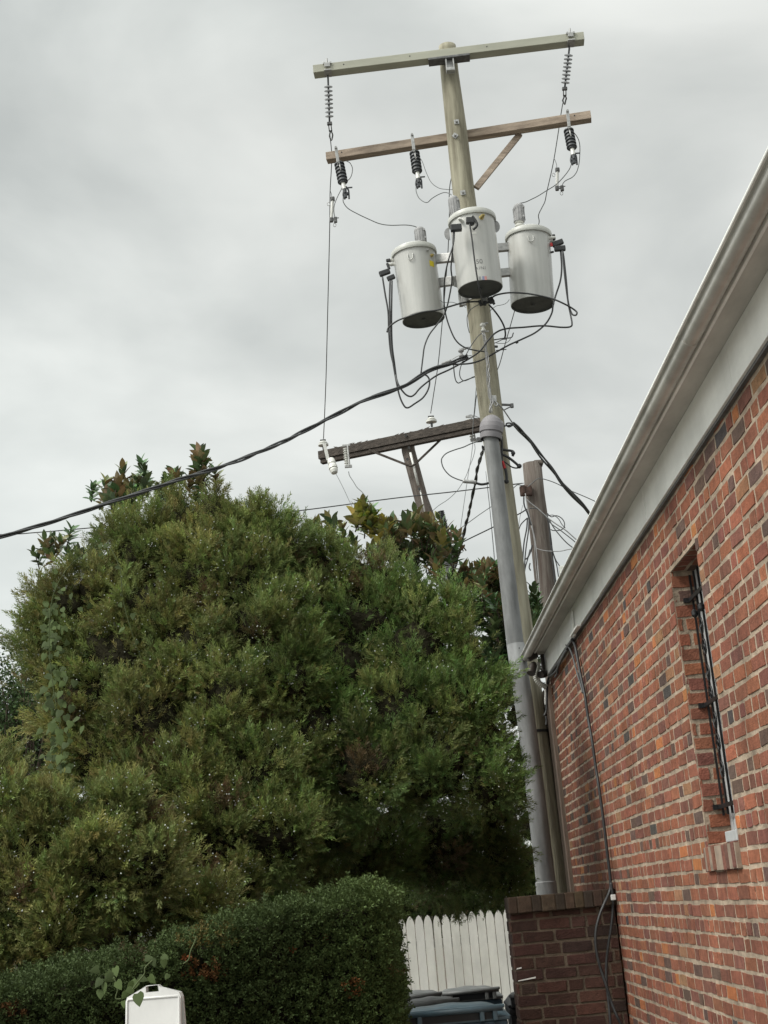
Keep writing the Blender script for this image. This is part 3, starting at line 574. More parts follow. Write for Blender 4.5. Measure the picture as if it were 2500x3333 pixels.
# ---------------------------------------------------------------- transformers
def text_on(parent, s, size, C_, r_, ang, z, m, name='lettering'):
    cu = bpy.data.curves.new('txt', 'FONT'); cu.body = s; cu.size = size; cu.align_x = 'CENTER'; cu.extrude = 0
    to = bpy.data.objects.new('txt', cu); COL.objects.link(to); dg = bpy.context.evaluated_depsgraph_get()
    me = bpy.data.meshes.new_from_object(to.evaluated_get(dg)); bpy.data.objects.remove(to)
    import bmesh; bm = bmesh.new(); bm.from_mesh(me); bmesh.ops.triangulate(bm, faces=bm.faces[:]); 
    for v in bm.verts:
        th = ang+v.co.x/r_; v.co = Vector((C_[0]+(r_+.0012)*math.sin(th), C_[1]-(r_+.0012)*math.cos(th), z+v.co.y))
    bm.to_mesh(me); bm.free(); me.materials.clear(); me.materials.append(m); me.name = name; link(name, me, parent)
def transformer(label, bot, top, hw, Y, guard, skirts):
    b, t = atY(*bot, Y), atY(*top, Y); R_ = hw*px(b); d = t-b
    T = thing('transformer', label, 'transformer', b, 'pole-mounted transformers')
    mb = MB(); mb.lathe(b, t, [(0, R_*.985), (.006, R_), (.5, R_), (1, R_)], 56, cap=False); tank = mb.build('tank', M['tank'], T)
    mb = MB(); mb.lathe(b, t, [(0, R_*.985), (0.0, R_*.93), (.02, R_*.92), (.02, 0)], 56, cap=False)
    mb.lathe(b-[0, 0, -.004], b-[0, 0, .006], [(0, .02), (1, .02)], 12); mb.build('base', M['tankbot'], T)
    mb = MB(); mb.lathe(b, t, [(.965, R_*1.0), (.965, R_*1.075), (.985, R_*1.09), (1.0, R_*1.09), (1.03, R_*1.075), (1.03, R_*1.02)], 56, cap=False)
    mb.build('rim', M['tankrim'], T)
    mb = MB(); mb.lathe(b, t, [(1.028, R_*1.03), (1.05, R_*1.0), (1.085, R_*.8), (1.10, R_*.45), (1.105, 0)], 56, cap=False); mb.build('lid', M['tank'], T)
    g0, g1, gw = guard; p0, p1 = atY(*g0, Y), atY(*g1, Y); rg = gw*px(p0); base = np.array([p0[0], p0[1], min(p0[2], t[2]+.01)])
    mb = MB(); pr = [(0, rg*.55)]
    n_ = 5
    for k in range(n_): pr += [((k+.2)/n_, rg*.86), ((k+.55)/n_, rg*.86), ((k+.75)/n_, rg*.5)]
    if np.linalg.norm(p0-base) < .03: base = p0-[0, 0, .10]
    mb.lathe(base, p0+[0, 0, .02], pr+[(1, rg*.5)], 20); bu = mb.build('bushing', M['porc'], T)
    mb = MB(); mb.lathe(p0, p1, [(0, rg), (.80, rg), (.90, rg*.82), (.97, rg*.45), (1.0, rg*.3)], 20)
    for k in range(14):
        a = k*2*math.pi/14; o_ = np.array([math.cos(a), math.sin(a), 0])*rg; mb.box((p0*.6+p1*.4)+o_*1.01, (.006, .006, np.linalg.norm(p1-p0)*.66), None)
    for s in (.2, .7): mb.box(p0+(p1-p0)*s+np.array([rg*.75, -rg*.75, 0]), (.02, .02, .02), bev=.004)
    mb.build('bushing_cover', M['guard'], bu)
    return dict(T=T, tank=tank, b=b, t=t, R=R_, Y=Y)
def surf(tr, x, y):
    Y = tr['Y']-tr['R']
    for _ in range(12):
        p = atY(x, y, Y); s = (p[2]-tr['b'][2])/(tr['t'][2]-tr['b'][2]); c = tr['b']+(tr['t']-tr['b'])*s; dx = np.clip(p[0]-c[0], -tr['R']*.999, tr['R']*.999)
        Y = c[1]-math.sqrt(tr['R']**2-dx**2)
    n = np.array([dx, p[1]-c[1], 0]); return p, n/np.linalg.norm(n), c
S_ = lambda fr, x, y: fp(fr, x, y)
TC = transformer('middle grey transformer, lowest-numbered 50 stencilled on its front, nearest the viewer on the pole', S_('CT', 760, 1918), S_('CT', 590, 545), 73.5, 11.93, (S_('CT', 268, 440), S_('CT', 205, 45), 17.5), 0)
TC['T']['label'] = 'grey transformer in front of the pole with stencilled 50 on it, middle of the three'
TL = transformer('grey transformer left of the pole with a yellow sticker near its top right', S_('LT', 916, 1975), S_('LT', 720, 655), 70, 12.33, (S_('LT', 872, 432), S_('LT', 822, 118), 18), 0)
TR = transformer('grey transformer right of the pole with red tape at its side connector', S_('RT', 644, 1652), S_('RT', 578, 590), 71.3, 12.38, (S_('RT', 432, 352), S_('RT', 428, 60), 17.8), 1)
def stub(tr, fr, x, y, r=.018, l=.06, m='porc', name='secondary_bushing', side=0):
    p, n, c = surf(tr, *S_(fr, x, y)); n = n if not side else _n(n*np.array([1, .3, 0])+np.array([side*.6, 0, 0]))
    mb = MB(); mb.lathe(p-n*.01, p+n*l, [(0, r*1.25), (.15, r*1.25), (.2, r*.8), (.4, r), (.6, r), (.62, r*.75), (.85, r*.75), (.86, r*.4), (1, r*.4)], 14); mb.build(name, M[m], tr['T']); return p+n*l
stub(TC, 'CT', 385, 545); stub(TC, 'CT', 600, 520); stub(TC, 'CT', 780, 480, m='brass', name='drain_valve'); stub(TL, 'LT', 300, 780, side=-1); stub(TL, 'LT', 320, 860, side=-1); stub(TL, 'LT', 985, 585, r=.013, l=.03, m='galv', name='lid_clamp'); stub(TL, 'LT', 1065, 690, r=.016, l=.03, m='brass', name='drain_valve')
stub(TR, 'RT', 905, 600, side=1); stub(TR, 'RT', 925, 660, side=1)
for tr, fr, x, y in ((TL, 'LT', 655, 720), (TR, 'RT', 615, 620)):
    p, n, c = surf(tr, *S_(fr, x, y)); mb = MB(); tg = np.array([-n[1], n[0], 0])
    mb.tube(smooth_pts([p+tg*.025+[0, 0, .035]+n*.004, p+tg*.02-[0, 0, .015]+n*.012, p-[0, 0, .03]+n*.014, p-tg*.02-[0, 0, .015]+n*.012, p-tg*.025+[0, 0, .035]+n*.004]), .005, 6); mb.build('lifting_lug', M['tank'], tr['T'])
for (x, y, s) in ((98, 810, -1), (1090, 655, 1)):
    p = P('CT', x, y, 11.93); mb = MB(); k = [(math.cos(a), math.sin(a)) for a in np.linspace(-math.pi/2, math.pi/2, 9)]
    q = p-np.array([s*.022, 0, 0]); v = [q+np.array([s*.05*a, dy, .062*b]) for dy in (-.004, .004) for a, b in k]; mb.add(v, [list(range(9)), list(range(9, 18)), ]+[(i, i+1, 10+i, 9+i) for i in range(8)]+[(8, 0, 9, 17)]); mb.build('support_lug', M['guard'], TC['T'])
def sticker(tr, fr, x, y, w_, h_, m, name='sticker'):
    p, n, c = surf(tr, *S_(fr, x, y)); a0 = math.atan2(p[0]-c[0], c[1]-p[1]); k = 5; v = []
    for j in (0, 1):
        for i in range(k+1):
            th = a0+(i/k-.5)*w_/tr['R']; v.append((c[0]+(tr['R']+.0012)*math.sin(th), c[1]-(tr['R']+.0012)*math.cos(th), p[2]+(j-.5)*h_))
    mb = MB(); mb.add(v, [(i, i+1, k+2+i, k+1+i) for i in range(k)]); mb.build(name, M[m], tr['T'])
sticker(TL, 'LT', 1080, 850, .06, .058, 'yellow'); sticker(TC, 'CT', 865, 1690, .022, .036, 'flagr'); sticker(TC, 'CT', 822, 1690, .022, .036, 'flagb'); sticker(TC, 'CT', 635, 790, .042, .02, 'porc')
sticker(TC, 'CT', 748, 1690, .02, .03, 'guard')
p, n, c = surf(TC, *S_('CT', 742, 1400)); text_on(TC['T'], '50', .062, c, TC['R'], math.atan2(p[0]-c[0], c[1]-p[1]), p[2], M['ink'])
p, n, c = surf(TC, *S_('CT', 770, 1515)); text_on(TC['T'], 'A1N1', .042, c, TC['R'], math.atan2(p[0]-c[0], c[1]-p[1]), p[2], M['ink'])
# mounting ring: steel arms from the pole out to the tanks
mb = MB()
def bar(mb, p, q, hgt, thk, col=None):
    d = _n(q-p); up = _n(np.cross(np.cross(d, [0, 0, 1]), d)); mb.box((p+q)/2, (np.linalg.norm(q-p), thk, hgt), [d, np.cross(up, d), up], bev=.003)
for (a, b, c_) in (((1395, 846), (1475, 838), (1540, 855)), ((1420, 922), (1478, 914), (1545, 940))):
    p, q, s = atY(*a, 12.33), atY(*b, 12.20), atY(*c_, 12.33); bar(mb, p, q, .082, .05); bar(mb, q, s, .11, .012)
for (a, b) in (((1540, 815), (1665, 803)), ((1560, 897), (1675, 884))):
    bar(mb, atY(*a, 12.28), atY(*b, 12.36), .075, .05)
mb.build('mounting_bracket', M['galv'], pole)
for y in (830, 915, 975):
    mb = MB(); c, r_ = poleC(y); mb.lathe(c-[0, 0, .03], c+[0, 0, .03], [(0, r_+.006), (1, r_+.006)], 28, cap=False)
    if y == 975: p = P('M', 478, 170, PYL); mb.box(p, (.035, .05, .13), bev=.003); p = P('M', 525, 180, PYL-.08); mb.box(p, (.04, .03, .1), bev=.003)
    mb.build('pole_band', M['galv'], pole)

# black connector blocks on the secondaries
def blocks(label, fr, items, Y, mm='rubber'):
    mb = MB()
    for (x, y, w_, h_, a) in items:
        p = P(fr, x, y, Y); s = px(p)/FR[fr][2]; a = math.radians(a); ax = [(math.cos(a), 0, math.sin(a)), (0, 1, 0), (-math.sin(a), 0, math.cos(a))]
        mb.box(p, (w_*s*1.1, min(w_, h_)*s*.9, h_*s*1.12), ax, bev=.009)
    o = mb.build('cable_connector', M[mm]); tag(o, label, 'cable connector'); return o
blocks('black rubber connector pair on the left side of the left transformer', 'LT', [(135, 1030, 205, 95, 16), (262, 1130, 150, 85, 20), (210, 785, 85, 60, 5), (208, 900, 50, 130, 15)], 12.25)
blocks('black connector block on the upper left of the middle transformer', 'CT', [(275, 688, 205, 125, 0)], 11.66)
blocks('black connector above the middle of the middle transformer', 'CT', [(560, 545, 160, 120, -5), (585, 600, 70, 80, 5)], 11.64)
blocks('black connector cluster on the right side of the right transformer', 'RT', [(1035, 680, 165, 75, 16), (1070, 765, 160, 75, 0), (975, 590, 45, 90, 0), (950, 820, 50, 30, 10)], 12.3)
blocks('red tape band beside the connector on the right transformer', 'RT', [(935, 705, 40, 60, 0)], 12.28, 'red')
blocks('black connector cluster on the pole just under the middle transformer', 'M', [(800, 220, 70, 80, 10), (860, 225, 45, 70, -10), (955, 180, 75, 90, 25), (990, 220, 40, 60, 35), (905, 215, 90, 30, 5)], 12.08)
blocks('grey steel clamp row under the middle transformer', 'M', [(850, 175, 60, 60, 0), (905, 165, 30, 80, 0), (880, 190, 110, 12, 10)], 12.12, 'galv')
CT2 = MB(); CT2.tube(smooth_pts([P('CT', x, y, 11.62) for x, y in ((600, 450), (650, 520), (690, 600), (680, 660), (620, 720))]), .012, 8); o = CT2.build('strap_clamp', M['rubber']); tag(o, 'curved black strap clamp hanging on the middle transformer front', 'clamp')

# ---------------------------------------------------------------- wires
def wire(name, label, fr, pts, rpx, m, Y, cat='wire', group=None, sub=7, parent=None):
    """photo waypoints; Y one depth or (start, end) or list"""
    k = len(pts)
    if np.isscalar(Y): Ys = [Y]*k
    elif len(Y) == 2 and k != 2: Ys = np.interp(np.linspace(0, 1, k), [0, 1], Y)
    else: Ys = Y
    W_ = [P(fr, x, y, yy) for (x, y), yy in zip(pts, Ys)]; W_ = smooth_pts(W_, sub)
    r = np.array([rpx*px(q) for q in W_]); mb = MB(); mb.tube(W_, r, 7); o = mb.build(name, M[m], parent)
    if not parent: tag(o, label, cat, group)
    return o
def twist(name, label, fr, pts, rpx, Rpx, pitch, m, Y, n=3, cat='cable', group=None, phase=0):
    k = len(pts); Ys = np.interp(np.linspace(0, 1, k), [0, 1], Y) if not np.isscalar(Y) and len(Y) == 2 else ([Y]*k if np.isscalar(Y) else Y)
    W_ = smooth_pts([P(fr, x, y, yy) for (x, y), yy in zip(pts, Ys)], 40); s = np.concatenate([[0], np.cumsum(np.linalg.norm(np.diff(W_, axis=0), axis=1))])
    q = np.arange(0, s[-1], .025); W_ = np.array([np.interp(q, s, W_[:, i]) for i in range(3)]).T; T = np.gradient(W_, axis=0); T /= np.linalg.norm(T, axis=1)[:, None]
    N = np.cross(T, [0, 1, 0.1]); N /= np.linalg.norm(N, axis=1)[:, None]; B = np.cross(T, N); mb = MB()
    for j in range(n):
        a = phase+j*2*math.pi/n+q/pitch*2*math.pi+.5*np.sin(q*1.7+j); r = np.array([rpx*px(p_) for p_ in W_]); RR_ = np.array([Rpx*px(p_) for p_ in W_])*(1+.25*np.sin(q*2.3+j*2))
        mb.tube(W_+RR_[:, None]*(np.cos(a)[:, None]*N+np.sin(a)[:, None]*B), r, 6)
    o = mb.build(name, M[m]); tag(o, label, cat, group); return o
# primary taps running off to the old pole behind
OY = 18.6
wire('overhead_wire', 'thin wire dropping from the left end insulator down to the old crossarm', 'S', [(1074, 440), (1079, 491), (1079, 540), (1075, 612), (1074, 657), (1073, 753), (1067, 1000), (1062, 1205), (1057, 1340), (1053, 1428)], 1.5, 'thin', [12.35, 12.6, 12.8, 13.1, 13.3, 13.8, 15.1, 16.5, 17.6, OY])
wire('overhead_wire', 'thin wire running down behind the pole middle to the central white pin insulator', 'S', [(1475, 560), (1465, 600), (1462, 650), (1463, 690), (1458, 824), (1449, 940), (1440, 1044), (1427, 1179), (1412, 1280), (1402, 1345)], 1.5, 'thin', [12.5, 12.6, 12.7, 12.8, 13.5, 14.2, 15, 16.2, 17.5, OY])
wire('overhead_wire', 'thin wire from the right end insulator passing behind the right transformer to the old crossarm', 'S', [(1832, 336), (1826, 372), (1819, 420), (1801, 530), (1781, 620), (1774, 655), (1764, 676), (1753, 700), (1755, 722), (1749, 745), (1720, 850), (1675, 1012), (1645, 1117), (1619, 1204), (1580, 1260), (1554, 1281), (1545, 1340), (1539, 1395)], 1.5, 'thin', [12.4, 12.5, 12.75, 13.0, 13.2, 13.3, 13.35, 13.4, 13.5, 13.6, 14, 15, 15.7, 16.3, 17, 17.5, 18, OY])
# jumpers up at the arms
J = 'jumper wires between insulators and transformers'
wire('jumper_wire', 'short looped jumper behind the left black arrester', 'UL', [(425, 1010), (462, 1030), (488, 1085), (482, 1150), (462, 1195), (435, 1222)], 1.35, 'thin', 12.5, group=J)
wire('jumper_wire', 'jumper from the left arrester foot down to the left fuse tube', 'UL', [(378, 1298), (330, 1390), (295, 1480), (288, 1550), (300, 1625)], 1.4, 'thin', 12.4, group=J)
wire('jumper_wire', 'long jumper swooping from the left arrester to the left transformer bushing', 'UL', [(388, 1400), (392, 1455), (440, 1520), (540, 1578), (660, 1635), (780, 1685), (900, 1703), (1060, 1700), (1150, 1712), (1190, 1728)], 1.5, 'thin', 12.35, group=J)
wire('jumper_wire', 'upper jumper from the middle arrester curving to the pole', 'UL', [(1212, 965), (1245, 1020), (1285, 1130), (1340, 1240), (1420, 1300), (1500, 1315), (1570, 1318)], 1.0, 'thin', (12.42, 12.3), group=J)
wire('jumper_wire', 'lower wavy jumper from the middle arrester to the middle transformer bushing', 'UL', [(1175, 1280), (1178, 1340), (1205, 1405), (1255, 1447), (1300, 1455), (1345, 1415), (1410, 1375), (1475, 1350), (1530, 1357), (1568, 1385)], 1.4, 'thin', (12.4, 11.95), group=J)
wire('jumper_wire', 'outer looping jumper from the right arrester top to the right fuse tube', 'UR', [(635, 1365), (690, 1420), (730, 1500), (742, 1600), (733, 1760), (715, 1850), (690, 1910), (640, 1965), (560, 2005), (522, 2045), (510, 2090)], 1.4, 'thin', 12.45, group=J)
wire('jumper_wire', 'jumper from the right arrester foot to the right transformer bushing', 'UR', [(635, 1785), (605, 1860), (530, 1960), (430, 2060), (320, 2130), (200, 2205), (120, 2245), (45, 2280), (-38, 2300)], 1.5, 'thin', 12.42, group=J)
wire('jumper_wire', 'small loop joining the left fuse tube to the vertical wire', 'UL', [(250, 1330), (262, 1370), (268, 1420)], .9, 'thin', 12.9, group=J)
wire('jumper_wire', 'small loop joining the right fuse tube to the slanting wire', 'UR', [(410, 1720), (432, 1770), (443, 1815), (440, 1850)], .9, 'thin', 12.9, group=J)
# secondaries
SG_ = 'black secondary cables around the transformers'
sc = lambda label, pts, Y, r=2.9, m='cable', fr='B': wire('power_cable', label, fr, pts, r, m, Y, 'cable', SG_)
sc('outer left cable from the left transformer looping low and across to the right transformer', [(197, 625), (215, 740), (235, 860), (240, 1000), (252, 1130), (275, 1230), (300, 1340), (345, 1410), (385, 1432), (415, 1417), (440, 1387), (480, 1350), (560, 1292), (650, 1250), (760, 1190), (850, 1130), (905, 1060), (960, 1003), (1030, 975), (1150, 965), (1280, 955), (1400, 965), (1462, 962), (1477, 940), (1465, 870), (1450, 790), (1438, 650), (1422, 500), (1412, 440)], [12.2]*6+[12.1]*8+[12.05]*6+[12.1]*4+[12.3]*5)
sc('inner left cable from the left transformer with the lowest round loop', [(248, 650), (245, 800), (250, 950), (262, 1150), (285, 1300), (310, 1420), (340, 1490), (368, 1508), (415, 1480), (470, 1440), (505, 1385), (515, 1330), (500, 1295), (465, 1278)], 12.15)
sc('third cable from the left transformer joining the service bundle', [(261, 650), (258, 900), (262, 1080), (278, 1210), (292, 1320), (300, 1390)], 12.22)
sc('cable from the middle transformer curving behind the left one to the pole', [(683, 300), (676, 400), (640, 520), (617, 640), (612, 780), (622, 870), (648, 960), (690, 1050), (750, 1100), (830, 1122), (885, 1128)], [11.66]*3+[11.8, 11.9, 12.0, 12.0, 12.0, 12.0, 12.0, 12.0], 2.5)
sc('cable crossing from the middle transformer down to the service bundle', [(678, 300), (672, 420), (660, 560), (666, 640), (652, 740), (622, 860), (570, 940), (515, 1012), (482, 1090), (470, 1170), (457, 1278)], [11.66, 11.7, 11.8, 11.9, 11.95, 12.0, 12.0, 12.0, 12.0, 12.0, 12.0], 2.5)
sc('straight cable hanging down the front of the middle transformer', [(783, 250), (800, 360), (820, 520), (840, 650), (860, 740), (872, 800)], [11.63, 11.62, 11.63, 11.66, 11.75, 12.05], 2.6)
sc('cable under the left transformer sweeping up to the clamps on the pole', [(228, 998), (240, 965), (300, 920), (380, 890), (470, 862), (560, 850), (640, 828), (740, 800), (800, 793), (850, 792)], [12.1, 12.1, 12.05, 12.0, 11.98, 11.96, 11.96, 12, 12.05, 12.08])
sc('cable arching over the right transformer foot into a tight end loop', [(925, 775), (965, 748), (1050, 732), (1150, 735), (1250, 750), (1350, 775), (1430, 810), (1485, 842), (1510, 866), (1500, 884), (1475, 872), (1452, 800), (1430, 640), (1412, 450)], [12.05]+[12.0]*6+[12.1]*3+[12.2]*4)
sc('cable from the right transformer crossing the pole into the service bundle', [(1400, 450), (1407, 560), (1398, 650), (1370, 740), (1350, 810), (1340, 870), (1300, 940), (1230, 1000), (1150, 1040), (1050, 1085), (960, 1135), (880, 1180), (800, 1207), (710, 1215), (620, 1217), (540, 1237), (470, 1275), (420, 1305)], [12.3]*4+[12.2]*4+[12.1]*4+[12.0]*6)
sc('short cable curving from the clamps down the right side of the pole', [(915, 812), (950, 850), (990, 905), (1018, 960), (1027, 1010), (1022, 1040)], (12.08, 12.25))
wire('ground_wire', 'thin ground wire from the left transformer to the pole', 'M', [(160, 178), (190, 205), (240, 216), (340, 210), (420, 232), (490, 250), (560, 292)], .9, 'thin', (12.2, 12.2))
wire('ground_wire', 'thin ground wire from the right transformer to the pole', 'M', [(1240, 165), (1222, 195), (1175, 235), (1110, 255), (1040, 268), (990, 300), (930, 355)], .9, 'thin', (12.25, 12.25))
wire('ground_wire', 'wire looping down the left edge of the pole below the transformers', 'M', [(760, 250), (690, 285), (630, 330), (590, 400), (578, 480), (590, 590), (615, 690)], 1.3, 'thin', (12.1, 12.25))
wire('ground_wire', 'grey wire from the upper spool insulator looping out left of the pole', 'M', [(805, 695), (740, 755), (650, 880), (570, 1020), (510, 1140), (475, 1240), (462, 1330), (480, 1400), (530, 1440), (600, 1420), (660, 1385), (700, 1372)], 1.6, 'thin', (12.1, 12.15))
wire('ground_wire', 'stiff wire dropping from the splice sleeve and turning right to the pole', 'M', [(325, 1132), (350, 1145), (368, 1210), (378, 1320), (400, 1430), (440, 1475), (500, 1450), (570, 1425), (640, 1400), (700, 1378)], 1.9, 'thin', (12.1, 12.15))
blocks('pale splice sleeve left of the lower spool insulator', 'M', [(255, 1145, 150, 30, 16), (395, 1075, 120, 10, 27)], 12.1, 'galv')
for i, (pts, r_) in enumerate([([(990, 800), (1060, 790), (1150, 775), (1270, 762), (1300, 700), (1308, 690)], 2.0), ([(995, 855), (1060, 830), (1130, 795), (1190, 790)], 1.4), ([(1040, 852), (1110, 855), (1180, 852), (1240, 810), (1262, 770)], 1.0), ([(1030, 965), (1110, 955), (1195, 948)], 1.6)]):
    wire('tie_wire', ['bent black tie rod sticking out right of the pole', 'second wire stub just under the bent tie rod', 'thin curled stub below the bent tie rod', 'lowest wire stub right of the pole'][i], 'M', pts, r_, 'steel', 12.3)
blocks('small black tap clamp on the cable right of the pole', 'M', [(1358, 835, 45, 40, 20), (1035, 905, 50, 35, -10)], 12.1)
# spool insulators
def spool(label, fr, x, y, s, Y, tilt=0):
    p = P(fr, x, y, Y); k = px(p)*s; mb = MB(); up = np.array([tilt, 0, 1.0])*k
    mb.lathe(p-up, p+up, [(0, k*.62), (.12, k*.72), (.22, k*.6), (.4, k*.34), (.6, k*.34), (.72, k*.7), (.85, k*.8), (1, k*.6)], 18)
    t = thing('spool_insulator', label, 'insulator', p, 'spool insulators'); mb.build('spool', M['porc' if 'upper' in label else 'guard'], t)
    mb = MB(); mb.lathe(p-up*1.25, p+up*1.35, [(0, .006), (1, .006)], 8); mb.box(p-up*1.1+[k*.5, .0, 0], (k*1.8, .02, .01), bev=.002); mb.box(p+up*1.12+[k*.5, 0, 0], (k*1.8, .02, .01), bev=.002); mb.build('clevis', M['galv'], t)
spool('upper spool insulator on the face of the pole', 'M', 828, 610, 13, 12.11); spool('lower dark spool insulator sticking out left of the pole', 'M', 488, 1010, 12.5, 12.2)
wire('tie_wire', 'thin brackets holding the lower spool insulator', 'M', [(490, 938), (560, 918), (640, 915)], 1.3, 'steel', 12.22); wire('tie_wire', 'lower bracket arm of the left spool insulator', 'M', [(540, 1055), (600, 1050), (650, 1042)], 1.2, 'steel', 12.22)
twist('service_cable', 'grey and white twisted wires running down the front of the pole to the weatherhead', 'M', [(825, 690), (855, 760), (868, 860), (862, 930), (880, 1010), (900, 1150), (905, 1300), (915, 1450), (925, 1580), (945, 1690), (965, 1780), (945, 1880), (950, 1975)], 1.5, 4.2, .33, 'alu', 12.07, 4)
twist('service_cable', 'thick twisted black service cable sagging from the pole to the left edge', 'FU', [(1010, 770), (975, 785), (930, 800), (870, 835), (800, 860), (730, 893), (650, 935), (600, 960), (500, 1000), (400, 1032), (300, 1066), (200, 1098), (100, 1130), (0, 1160), (-120, 1195), (-400, 1262), (-900, 1350)], 3.4, 4.2, 1.15, 'cable', [12.05, 12.0, 11.95, 11.8, 11.6, 11.3, 11.0, 10.7, 10.2, 9.7, 9.2, 8.8, 8.4, 8.0, 7.6, 6.9, 6.0], 3)
twist('service_cable', 'thick grey twisted service cable slanting from the pole down behind the gutter', 'RR', [(700, 290), (760, 345), (850, 440), (960, 585), (1060, 710), (1150, 840), (1250, 950), (1350, 1050), (1430, 1145), (1530, 1270)], 3.4, 4.2, 1.25, 'thin', (12.3, 13.6), 3)
wire('guy_wire', 'bright preformed grip from the pole eye bolt to the right service cable', 'RR', [(500, 50), (560, 105), (610, 160), (655, 225), (700, 290)], 2.2, 'alu', (12.08, 12.3))
mb = MB(); mb.tube(smooth_pts([P('RR', x, y, 12.08) for x, y in ((515, 75), (522, 105), (540, 122), (552, 105), (540, 88), (525, 70))]), .006, 6); mb.box(P('RR', 515, 55, 12.1), (.05, .04, .06), bev=.006); tag(mb.build('eye_bolt', M['galv']), 'galvanised eye bolt on the pole above the weatherhead', 'eye bolt')
wire('tie_wire', 'black looped guy grip at the right of the weatherhead', 'RR', [(615, 310), (650, 305), (690, 298), (670, 283), (640, 285), (635, 300), (660, 318), (700, 300)], 2.6, 'cable', 12.25)
mb = MB(); bar(mb, P('RR', 590, 108, 12.3), P('RR', 695, 112, 12.3), .018, .02); bar(mb, P('RR', 690, 120, 12.3), P('RR', 615, 158, 12.3), .01, .01); mb.box(P('RR', 688, 118, 12.3), (.03, .03, .04), bev=.005); tag(mb.build('pole_step', M['steel']), 'small steel step bracket sticking out right of the pole', 'bracket')

# ---------------------------------------------------------------- insulators
def disc_string(label, top, bot, foot, n_, hw, Y, first, last):
    p0, p1 = P(*top, Y), P(*bot, Y+.12); t = thing('suspension_insulator', label, 'insulator', p0, 'suspension insulators on the top crossarm'); k = px(p0)
    mb = MB(); mb.tube([p0+[0, 0, .03], p0, p1], .009, 8); mb.build('core', M['blackpoly'], t)
    mb = MB()
    for i in range(n_):
        s = first+(last-first)*i/(n_-1); c = p0+(p1-p0)*s; d = _n(p1-p0); R_ = hw*k
        mb.lathe(c-d*.008, c+d*.010, [(0, R_*.25), (.3, R_*.6), (.6, R_), (.85, R_), (.9, R_*.5), (1, R_*.2)], 26)
    mb.build('sheds', M['silicone'], t)
    mb = MB(); q = P(*foot, Y+.2); u_ = _n(q-p1); mb.box(p1, (.05, .03, .03), bev=.006); sd_ = np.array([.012, 0, 0])
    for s in (-1, 1): mb.tube([p1+sd_*s, p1+(q-p1)*.55+sd_*s], .005, 6)
    mb.tube(smooth_pts([p1+(q-p1)*.45, p1+(q-p1)*.7+[.014, 0, 0], q+[.01, 0, .02], q-[.004, 0, .02], q-[.018, 0, -.02], p1+(q-p1)*.7-[.012, 0, 0], p1+(q-p1)*.45]), .0075, 6); mb.build('clamp', M['steel'], t)
Ya1 = lambda x: on_arm(ARM1, x)[1]+.05
disc_string('pale ribbed string insulator hanging at the left end of the top crossarm', ('UL', 225, 115), ('UL', 242, 605), ('UL', 264, 765), 8, 13.6, Ya1(1068), .18, .83)
disc_string('pale ribbed string insulator hanging at the right end of the top crossarm', ('UR', 605, 310), ('UR', 545, 825), ('UR', 548, 1000), 8, 13.9, Ya1(1850), .155, .835)
for (fr, x, y) in (('UL', 215, -5), ('UR', 615, 130)):
    sx, sy = fp(fr, x, y); q = on_arm(ARM1, sx); mb = MB(); mb.box(q+[0, -.012, -.025], (.055, .02, .045), bev=.004); mb.box(q+[0, .03, -.09], (.07, .13, .012), bev=.003); mb.lathe(q+[0, -.01, .0], q+[0, -.01, .045], [(0, .008), (1, .008)], 8)
    for s in (-1, 1): mb.box(q+[s*.03, -.012, -.005], (.022, .02, .022), bev=.004)
    mb.build('arm_clamp', M['galv'], pole)
def cutout(label, b0, b1, top, bot, foot, hw, Ya):
    p0, p1 = P(*top, Ya), P(*bot, Ya-.05); hw = hw*1.12; t = thing('surge_arrester', label, 'arrester', p0, 'black arresters under the lower crossarm'); k = px(p0); R_ = hw*k; d = _n(p1-p0)
    pr = [(0, R_*.55)]
    for i in range(6): pr += [((i+.05)/6, R_*(.72+.05*(i % 2))), ((i+.25)/6, R_), ((i+.55)/6, R_*1.0), ((i+.62)/6, R_*.72)]
    mb = MB(); mb.lathe(p0, p1, pr+[(1, R_*.7)], 22); mb.build('housing', M['blackpoly'], t)
    mb = MB(); mb.lathe(p1, p1+d*.075, [(0, R_*.42), (1, R_*.40)], 14); mb.build('core', M['porc'], t)
    q = P(*foot, Ya-.05); mb = MB(); mb.lathe(p1+d*.075, p1+d*.12, [(0, R_*.38), (1, R_*.25)], 12)
    rr = random.Random(hw)
    mb.box((p1+d*.1+q)/2, (.03, .03, np.linalg.norm(q-p1)*.8), bev=.006)
    for s in (-1, 1): mb.tube(smooth_pts([q+[s*.004, 0, .09], q+[s*.022+.004, 0, .05], q+[s*.028, 0, .0], q+[s*.02+.006, 0, -.045]]), .009, 6)
    mb.box(q+[.0, 0, .01], (.05, .03, .03), bev=.01); mb.box(q+[.04, 0, .075], (.055, .012, .012), bev=.003); mb.build('clamp', M['blackpoly'], t)
    a, b = P(*b0, Ya-.07), P(*b1, Ya-.07); mb = MB(); bar(mb, a, b, .03, .012); mb.lathe(a-[0, .02, 0], a+[0, .02, 0], [(0, .012), (1, .012)], 8); bar(mb, b, p0+[0, 0, -.02], .028, .02)
    c = (p0+p1)/2; mb.tube([p0-[0, R_*.9, 0], p0+(p1-p0)*.5-[0, R_*1.08, 0]], .007, 6)
    o = mb.build('bracket', M['galv'], t)
Y2 = lambda x: on_arm(ARM2, x)[1]
cutout('black ribbed arrester at the left end of the brown crossarm', ('UL', 310, 868), ('UL', 334, 1020), ('UL', 345, 1035), ('UL', 388, 1250), ('UL', 420, 1375), 15, Y2(1100))
